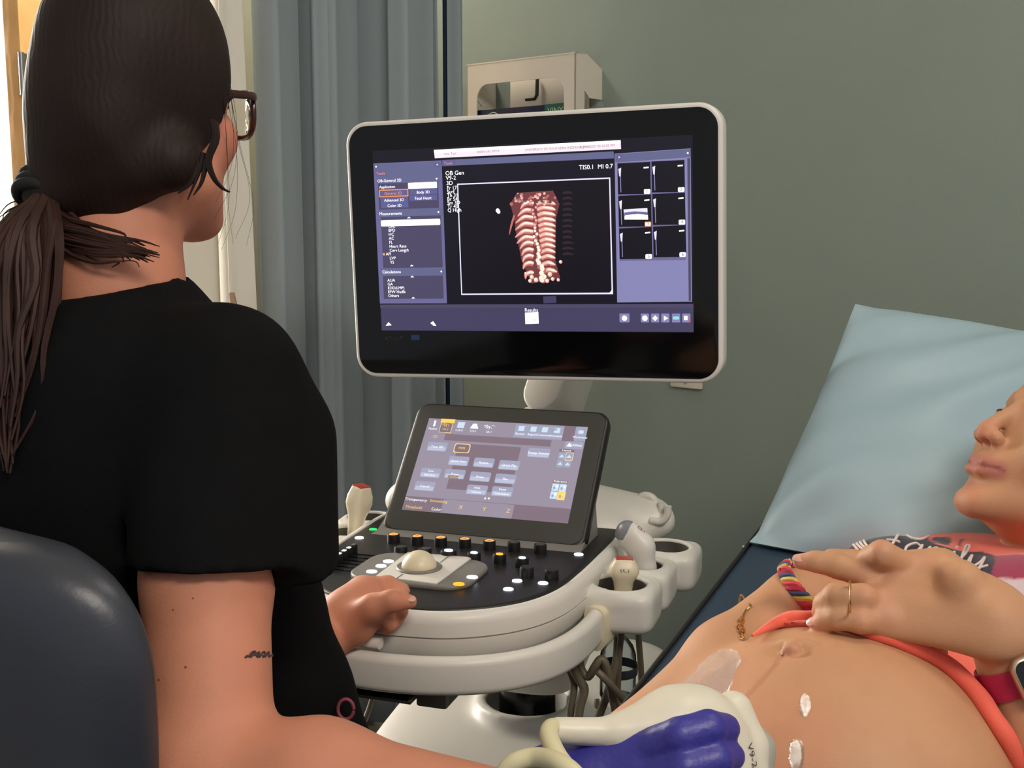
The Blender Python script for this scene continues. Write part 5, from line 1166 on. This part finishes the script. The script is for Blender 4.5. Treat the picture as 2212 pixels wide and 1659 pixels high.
rc = at(1836, 1288.5, .965); rd = nrm(at(1806, 1287, 0.9871) - at(1865, 1290, 0.9810)); r1_ = nrm(dn_ - rd * (dn_ @ rd)); r2_ = np.cross(rd, r1_)
rw_ = wrap(rc, rd, r1_, r2_, 40, .0125) + .0008
a = Acc(); a.tube([rc + (r1_ * math.cos(t) + r2_ * math.sin(t)) * rw_[i_] for i_, t in enumerate(np.linspace(0, 2 * math.pi, 41)[:-1])], .0009, m_gold, 8, closed=True); a.build('band', rg)
wt = thing('smartwatch', wl1, 'smartwatch with raspberry pink strap on the near wrist of the patient', 'watch')
wd = nrm(wl2 - wl0); wc = wl1 + (wl2 - wl1) * .02; w1 = nrm(R * -.16 + U * .30 - F * .93); w1 = nrm(w1 - wd * (w1 @ wd)); w2 = np.cross(wd, w1)
m_strap = mat('raspberry woven strap', (190, 36, 78), .8, bump=(400, .4)); m_case = mat('pale gold aluminium', (216, 190, 168), .35, .8); m_wg = mat('watch glass', (20, 26, 26), .08)
rings = []; rs_ = []
tq_ = np.linspace(0, 2 * math.pi, 61)[:-1]
for t in tq_:
    dv = nrm(w1 * math.cos(t) + w2 * math.sin(t)); rr = []
    for e in (-.011, 0, .011):
        o = wc + wd * e; h = T_pb.ray_cast(Vector(o), Vector(dv)); rr.append(min(h[3], .048) if h[0] is not None else .036)
    rs_.append(rr)
rs_ = np.array(rs_); rs_ = (rs_ + np.roll(rs_, 1, 0) + np.roll(rs_, -1, 0)) / 3 + .0008
for t, rr in zip(tq_, rs_):
    dv = nrm(w1 * math.cos(t) + w2 * math.sin(t)); rings.append([wc + wd * e + dv * (r + th) for e, r, th in ((-.011, rr[0], 0), (0, rr[1], 0), (.011, rr[2], 0), (.011, rr[2], .0018), (0, rr[1], .0022), (-.011, rr[0], .0018))])
wr_ = float(rs_[0].mean()) + .0025
a = Acc(); a.grid(rings, m_strap, True, True); a.build('strap', wt)
a = Acc(frameM(wc + w1 * wr_, w2, wd, w1) if np.cross(w2, wd) @ w1 > 0 else frameM(wc + w1 * wr_, -w2, wd, w1)); a.prism(rrect(.036, .042, .010, 6), -.002, .0085, m_case, .003, 3); cs = a.build('case', wt)
a = Acc(frameM(wc + w1 * wr_, w2, wd, w1)); a.prism(rrect(.031, .037, .008, 6), .008, .0093, m_wg, .0006, 2); a.build('display', cs)
# ================================================================= ultrasound gel on the belly
m_gel = clear('clear ultrasound gel', 1.33, .09, (85, .9), k=.6)
def gel(poly, hgt, seed, label, step=2, edge=14.):
    xs = np.arange(min(p[0] for p in poly), max(p[0] for p in poly) + step, step); ys = np.arange(min(p[1] for p in poly), max(p[1] for p in poly) + step, step)
    r = np.random.default_rng(seed); V = {}; vs = []; fs = []
    P2 = np.array([(x, y) for x in xs for y in ys]); ins = inside(P2 + np.stack([fbm(P2, .02, seed), fbm(P2, .02, seed + 1)], 1) * 7, poly); nzz = fbm(P2, .03, seed + 2)
    seg = [(np.array(poly[i]), np.array(poly[(i + 1) % len(poly)])) for i in range(len(poly))]
    for k, (p, i_) in enumerate(zip(P2, ins)):
        if not i_: continue
        h, n = hit(T_pb, *p)
        if h is None: continue
        d = min(np.linalg.norm(p - (a_ + np.clip(((p - a_) @ (b_ - a_)) / ((b_ - a_) @ (b_ - a_)), 0, 1) * (b_ - a_))) for a_, b_ in seg)
        e = min(1, d / edge); t = hgt * (math.sqrt(e) * (1 - .55 * e) * 1.5 + .25 * nzz[k] * e) + .0003
        V[(k // len(ys), k % len(ys))] = len(vs); vs.append(h + n * t)
    for (i, j), v in V.items():
        q = [(i, j), (i + 1, j), (i + 1, j + 1), (i, j + 1)]
        if all(t in V for t in q): fs.append([V[t] for t in q])
    if not vs: return
    a = Acc(); a.add(vs, fs, m_gel); o = a.build('ultrasound_gel', None, sharp=0); tag(o, label, 'gel')
gel([(1452, 1505), (1470, 1476), (1500, 1446), (1530, 1418), (1562, 1402), (1592, 1408), (1604, 1432), (1592, 1470), (1580, 1496), (1552, 1520), (1500, 1535), (1458, 1530)], .0022, 3, 'wide smear of clear gel on the belly above the transducer')
gel([(1728, 1502), (1742, 1494), (1756, 1506), (1758, 1530), (1748, 1556), (1734, 1548), (1726, 1525)], .0018, 5, 'small blob of clear gel on the belly below the navel', 2, 8)
gel([(1704, 1604), (1722, 1596), (1736, 1612), (1738, 1640), (1732, 1664), (1712, 1668), (1700, 1640)], .0012, 8, 'streak of clear gel on the belly at the right of the transducer head', 2, 9)
# ================================================================= transducer in the gloved hand
pr = thing('transducer', at(1450, 1600, .78), 'large white curved transducer held by the blue gloved hand on the belly', 'transducer')
ps = Solid(*bbox([at(1185, 1500, .74), at(1185, 1720, .74), at(1680, 1480, .83), at(1680, 1740, .83), at(1450, 1600, .70), at(1450, 1600, .86)], .02), .0022)
nz0, nz1 = at(1584, 1534, .796), at(1614, 1690, .782); pdir = nrm(at(1660, 1615, .81) - at(1520, 1590, .775))
ps.chain([at(1205, 1578, .752), at(1330, 1582, .758), at(1385, 1578, .763)], [.0088, .0098, .0115], .006)
ps.chain([at(1385, 1578, .763), at(1450, 1572, .772), at(1510, 1582, .78)], [.0115, .0215, .026], .02)
ps.cone(at(1490, 1580, .78), at(1548, 1615, .785), .0255, .022, .02).cone(at(1510, 1580, .785), at(1560, 1680, .775), .019, .022, .02)
ps.chain([nz0, (nz0 + nz1) / 2 + pdir * .004, nz1], [.0135, .0165, .0150], .0035)
Pn, Q = ps.surf(2); prb = surf_obj('housing', Pn, Q, m_ivory if False else mat('white transducer plastic', (222, 214, 194), .4), pr); T_pr = bvh(Pn, Q)
ls = Solid(*bbox([nz0, nz1, nz0 + pdir * .03, nz1 + pdir * .03], .03), .0022)
ls.chain([nz0 + pdir * .007 - U * .006, (nz0 + nz1) / 2 + pdir * .0155, nz1 + pdir * .010], [.0085, .0125, .0115], .008); Pn, Q = ls.surf(2); surf_obj('acoustic_lens', Pn, Q, mat('pale grey acoustic lens', (168, 166, 156), .35), pr)
a = Acc()
h, n = hit(T_pr, 1619, 1634)
if h is not None:
    td = nrm(at(1619, 1615, .78) - at(1620, 1655, .78)); td = nrm(td - n * (td @ n)); a.text('V9-2', h + n * .0008, -td, np.cross(n, -td), .0085, m_print_dark, align='CENTER'); a.build('marking', prb)
P(Acc().tube(spline([at(1212, 1578, .752), at(1192, 1572, .748), at(1186, 1590, .738), at(1204, 1632, .722), at(1238, 1680, .712), at(1262, 1740, .712), at(1230, 1800, .72), at(1120, 1780, .725), at(1088, 1690, .722), at(1108, 1650, .720), at(1160, 1636, .718), at(1215, 1652, .698), at(1256, 1700, .690), at(1262, 1800, .700), at(1240, 1950, .74)], 90), .0062, m_pcable, 14), 'cable', pr)
# glove
glv = Solid(*bbox([at(1110, 1560, .72), at(1110, 1800, .80), at(1610, 1560, .72), at(1610, 1800, .82)], .02), .0022)
gk = [at(1385, 1626, .752), at(1392, 1690, .742), at(1388, 1742, .742), at(1376, 1782, .75)]
gw = at(1215, 1712, .768)
glv.chain([WR + (gw - WR) * -.35, WR + (gw - WR) * .5, gw], [.034, .032, .030], .012)
for k_, q in enumerate(gk): glv.cone(gw + (q - gk[1]) * .25, q, .024, .0175, .014, sq=(nrm(V3(0, -1, .35)), .72))
gf = [([gk[0], at(1470, 1590, 0.7331), at(1530, 1572, 0.7370), at(1566, 1574, 0.7509)], [.0140, .0122, .0115, .0102]), ([gk[1], at(1480, 1658, 0.7262), at(1545, 1640, 0.7311), at(1577, 1634, 0.7469)], [.0140, .0122, .0112, .0100]),
      ([gk[2], at(1470, 1725, 0.7262), at(1540, 1712, 0.7331), at(1570, 1708, 0.7509)], [.0135, .0118, .0110, .0098]), ([gk[3], at(1440, 1780, 0.7311), at(1500, 1775, 0.7410), at(1530, 1770, 0.7558)], [.013, .011, .0105, .009])]
for p, r in gf: glv.chain(p, r, .0022)
glv.chain([gw + (gk[0] - gw) * .4, at(1300, 1622, .772), at(1330, 1608, .785), at(1372, 1592, .79)], [.020, .0150, .0125, .0105], .012)
for j in range(5):
    q0 = WR + (gw - WR) * (-.2 + .28 * j); glv.cone(q0 + V3(0, -.034, 0), q0 + V3(0, -.03, .03), .002, .002, .008)
Pn, Q = glv.surf(2); surf_obj('glove', Pn, Q, m_glove, pw)
# ================================================================= transducers parked in the holders
def probe(name, label, build, cable, lens_m):
    t = thing(name, toW(cable[0]), label, 'transducer'); build(t)
    P(Acc(MC).tube(spline(cable, 40), .0046, m_cable, 10), 'cable', t); return t
def tw(p): return toW(np.asarray(p, float))
# right, wide convex head
c2 = V3(.250, .205, 0)
def b_convex(t):
    q = lambda x, y: ly(x, y, .200)
    h0, h1, h2 = q(1392, 1232), q(1384, 1182), q(1362, 1160)
    tn = nrm(V3(.55, .83, 0))                              # thin direction of the head
    s = Solid(np.min([h0, h1, h2], 0) - .07, np.max([h0, h1, h2], 0) + .07, .0016)
    s.chain([c2 + V3(0, 0, -.055), h0 * .5 + (c2 + V3(0, 0, -.03)) * .5, h0 + V3(0, 0, .004)], [.009, .012, .0150], .012)
    s.chain([h0, h1], [.0160, .021], .01, sq=(tn, .85)); s.cone(h1, h2, .0215, .0225, .008, sq=(tn, .72))
    Pn, Q = s.surf(2); hs_ = surf_obj('housing', tw(Pn), Q, m_white, t); T = bvh(tw(Pn), Q)
    s = Solid(h2 - .06, h2 + .06, .0016); ldir = nrm(q(1328, 1138) - q(1372, 1158)); s.cone(h2 + ldir * .0030, h1 * .35 + h2 * .65 + ldir * .002 + V3(0, 0, .004), .0226, .0212, .0, sq=(tn, .66)); s.cut(h2 + ldir * .003, -ldir)
    s.cut(q(1330, 1163), V3(0, 0, -1)); Pn, Q = s.surf(2); surf_obj('acoustic_lens', tw(Pn), Q, m_lens, t)
    a = Acc()
    for x, y, tx_ in ((1384, 1146, 'C5-1'),):
        h, n = hit(T, x, y)
        if h is not None and tx_ == 'C5-1': up = nrm(Z - n * (Z @ n)); a.text(tx_, h + n * .0008, nrm(np.cross(up, n) * .5 - up * .86), nrm(up * .5 + np.cross(up, n) * .86), .0066, m_print_dark, align='CENTER')
    if a.v: a.build('marking', hs_)
probe('transducer', 'white convex transducer with grey lens standing in the right holder beside the key console', b_convex, [(c2[0], c2[1], -.077), (c2[0], c2[1], -.12), (c2[0] + .003, c2[1] + .01, -.22), (c2[0] - .02, c2[1] + .02, -.34), (c2[0] - .05, c2[1] + .06, -.46), (c2[0] - .09, c2[1] + .16, -.50), (.12, .5, -.36)], m_lens)
def phased(base, top, facex, w, d, t, text=None, tpx=None, lean=0):
    """small sector transducer: handle, swollen head, red rectangular window on top"""
    ax = nrm(top - base); fx = nrm(facex - ax * (facex @ ax)); fy = np.cross(ax, fx); L = np.linalg.norm(top - base); rings = []
    for u, a_, b_, p in ((0, .46, .50, 2), (.42, .60, .66, 2.4), (.55, .66, .74, 2.6), (.66, .86, .95, 2.8), (.75, 1, 1.02, 3), (.86, .92, .95, 3.4), (.96, .70, .74, 4), (.985, .64, .68, 5), (1., .55, .60, 5)):
        tt = np.linspace(0, 2 * math.pi, 41)[:-1]; c, s_ = np.cos(tt), np.sin(tt)
        rings.append(base + ax * L * u + np.outer(np.sign(c) * abs(c) ** (2 / p) * w * a_, fx) + np.outer(np.sign(s_) * abs(s_) ** (2 / p) * d * b_, fy))
    a = Acc(MC); a.loft(rings, m_ivory); h = P(a, 'housing', t, sharp=50)
    a = Acc(MC @ frameM(top, fx, fy, ax)); a.prism(rrect(w * 1.12, d * 1.22, .002, 3), -.001, .0012, m_red, .0005, 2); P(a, 'acoustic_lens', t)
    if text:
        m4 = np.array(MC)[:3, :3]; o = toW(base + ax * L * .80 - fy * d * 1.005); a = Acc(); a.text(text, o - m4 @ ax * .003, m4 @ fx, m4 @ ax, .0075, m_print_dark, align='CENTER'); a.build('marking', h)
c1 = V3(.243, .112, 0)
def b_front(t): phased(V3(c1[0] + .004, c1[1] - .002, -.055), V3(c1[0] + .004, c1[1] + .006, .0135), V3(.96, .28, 0), .0205, .0180, t, 'S5-1')
probe('transducer', 'short cream transducer with red square window in the front right holder', b_front, [(c1[0] + .004, c1[1], -.077), (c1[0], c1[1], -.12), (c1[0] - .004, c1[1] + .01, -.20), (c1[0] + .0, c1[1] - .01, -.28), (c1[0] - .0, c1[1] + .0, -.40), (c1[0] - .05, c1[1] + .10, -.46), (.10, .45, -.50)], m_red)
lb = V3(-.213, .236, 0)
def b_left(t):
    tp = ly(781, 1050, lb[1] + .004); phased(V3(lb[0], lb[1], -.055), tp, V3(.35, .94, 0), .0195, .0170, t)
probe('transducer', 'cream transducer with red window standing in the left holder near the curtain', b_left, [(lb[0], lb[1], -.077), (lb[0], lb[1], -.17), (lb[0] + .01, lb[1] + .05, -.3), (lb[0] - .02, .20, -.42)], m_red)
# loose cables hooked under the right holder
def hang(pts, r, name='loose_cable', m=None): P(Acc().tube(spline([at(x, y, d) for x, y, d in pts], 50), r, m or m_cable, 10), name)
hang([(1235, 1395, 1.50), (1238, 1440, 1.50), (1250, 1466, 1.50), (1262, 1490, 1.50), (1252, 1530, 1.50), (1246, 1590, 1.50), (1250, 1680, 1.52), (1262, 1760, 1.56)], .0062)
hang([(1250, 1395, 1.505), (1254, 1440, 1.505), (1270, 1462, 1.50), (1285, 1440, 1.49), (1298, 1424, 1.49), (1310, 1440, 1.49), (1322, 1500, 1.5), (1334, 1570, 1.52), (1340, 1680, 1.56)], .0055)
hang([(1226, 1395, 1.51), (1228, 1440, 1.51), (1240, 1480, 1.51), (1232, 1540, 1.51), (1230, 1640, 1.53), (1240, 1740, 1.56)], .0050)
hang([(1290, 1450, 1.47), (1310, 1470, 1.47), (1345, 1510, 1.49), (1372, 1560, 1.52)], .0048)
hang([(1335, 1378, 1.53), (1332, 1420, 1.53), (1322, 1465, 1.53), (1308, 1510, 1.53), (1290, 1560, 1.54), (1272, 1640, 1.56)], .0056)
# ================================================================= clear bottle standing on the back of the base
m_clr = mat('clear bottle plastic', (236, 244, 246), .05, trans=1., spec=.5); m_lbl = mat('dark bottle band', (52, 58, 74), .4)
bq = toL(at(1334, 1505, 1.82)); bz = bq[2]
bt_ = thing('bottle', toW((bq[0], bq[1], bz)), 'clear plastic bottle with dark band beside the hanging cables', 'bottle')
o = P(Acc(MC @ Matrix.Translation((bq[0], bq[1], bz))).lathe([(.002, 0), (.027, .0), (.029, .004), (.029, .048), (.031, .052), (.031, .056), (.029, .062), (.0285, .072), (.024, .086), (.016, .097), (.010, .102), (.009, .112), (.006, .114)], clear('thin clear plastic', 1.22, .04, (30, .1), (226, 232, 234)), 36), 'body', bt_)
P(Acc(MC @ Matrix.Translation((bq[0], bq[1], bz))).lathe([(.0312, .040), (.0315, .041), (.0315, .054), (.0312, .055)], m_lbl, 36, cap=False), 'band', bt_)
P(Acc(MC @ Matrix.Translation((bq[0], bq[1], bz))).lathe([(.0105, .108), (.011, .110), (.011, .126), (.009, .128), (0, .128)], m_white, 24), 'cap', bt_)
# small pale cord knob hanging on the cream curtain
kp = at(506, 668, 2.36); kt = at(500, 634, 2.37)
kn_ = thing('curtain_tie', at(508, 680, 2.36), 'short beige curtain tie knob in front of the cream curtain above the shoulder', 'curtain tie')
Acc().tube([kt, kt * .5 + kp * .5, kp], [.0065, .0075, .0085], mat('beige cord', (168, 140, 116), .8), 12).build('toggle', kn_)
Acc().tube(spline([kp, at(512, 676, 2.36), at(520, 690, 2.365), at(516, 760, 2.38)], 16), .006, mat('pale cord', (214, 190, 166), .8), 8).build('cord', kn_)
# ================================================================= light, camera
def area(name, loc, aim, sx, sy, power, rgb):
    l = bpy.data.lights.new(name, 'AREA'); l.shape = 'RECTANGLE'; l.size = sx; l.size_y = sy; l.energy = power; l.color = rgb
    o = bpy.data.objects.new(name, l); COL.objects.link(o); o.location = loc
    o.rotation_euler = (Vector(aim) - Vector(loc)).to_track_quat('-Z', 'Y').to_euler(); return o
dc = PW + Wx * (CX - .06) + Wn * .85
area('hallway_light', tuple(dc - Wx * .35 + V3(0, 0, 1.5)), tuple(dc + Wx * 1.5 + V3(0, 0, .95)), .9, 1.9, 150, (1, .95, .86))
area('hallway_ceiling_light', tuple(dc - Wx * .4 + V3(0, 0, 2.6)), tuple(dc - Wx * .45), .8, .5, 14, (1, .95, .86))
area('ceiling_light', (.75, -.5, 2.6), (.35, 1.1, .8), 1.1, .5, 36, (1, .91, .80))
area('door_fill_light', (-.55, 2.95, 2.62), (-1.0, 3.0, 1.0), .5, .3, 26, (1, .92, .8))  # added fill, no known fixture: brightens the oak door face and cream curtain
area('ceiling_light_wall', (1.0, 1.15, 2.68), (.9, 1.3, 0), .6, .3, 7, (1, .92, .8))
w = bpy.data.worlds.new('room air'); SC.world = w; w.use_nodes = True
w.node_tree.nodes['Background'].inputs['Color'].default_value = (.90, .93, 1.0, 1); w.node_tree.nodes['Background'].inputs['Strength'].default_value = .44
cam = bpy.data.cameras.new('camera'); cam.lens = 36 * f / 2212; cam.sensor_width = 36; cam.clip_start = .05
co = bpy.data.objects.new('camera', cam); COL.objects.link(co); co.location = tuple(CAM); co.rotation_euler = (math.pi / 2 - PIT, 0, 0); SC.camera = co
SC.view_settings.view_transform = 'Standard'; SC.view_settings.look = 'None'; SC.view_settings.gamma = 1; SC.view_settings.use_curve_mapping = False; SC.view_settings.exposure = 0
cy = SC.cycles; cy.max_bounces = 7; cy.diffuse_bounces = 3; cy.glossy_bounces = 3; cy.transmission_bounces = 5; cy.transparent_max_bounces = 10; cy.caustics_reflective = False; cy.caustics_refractive = False
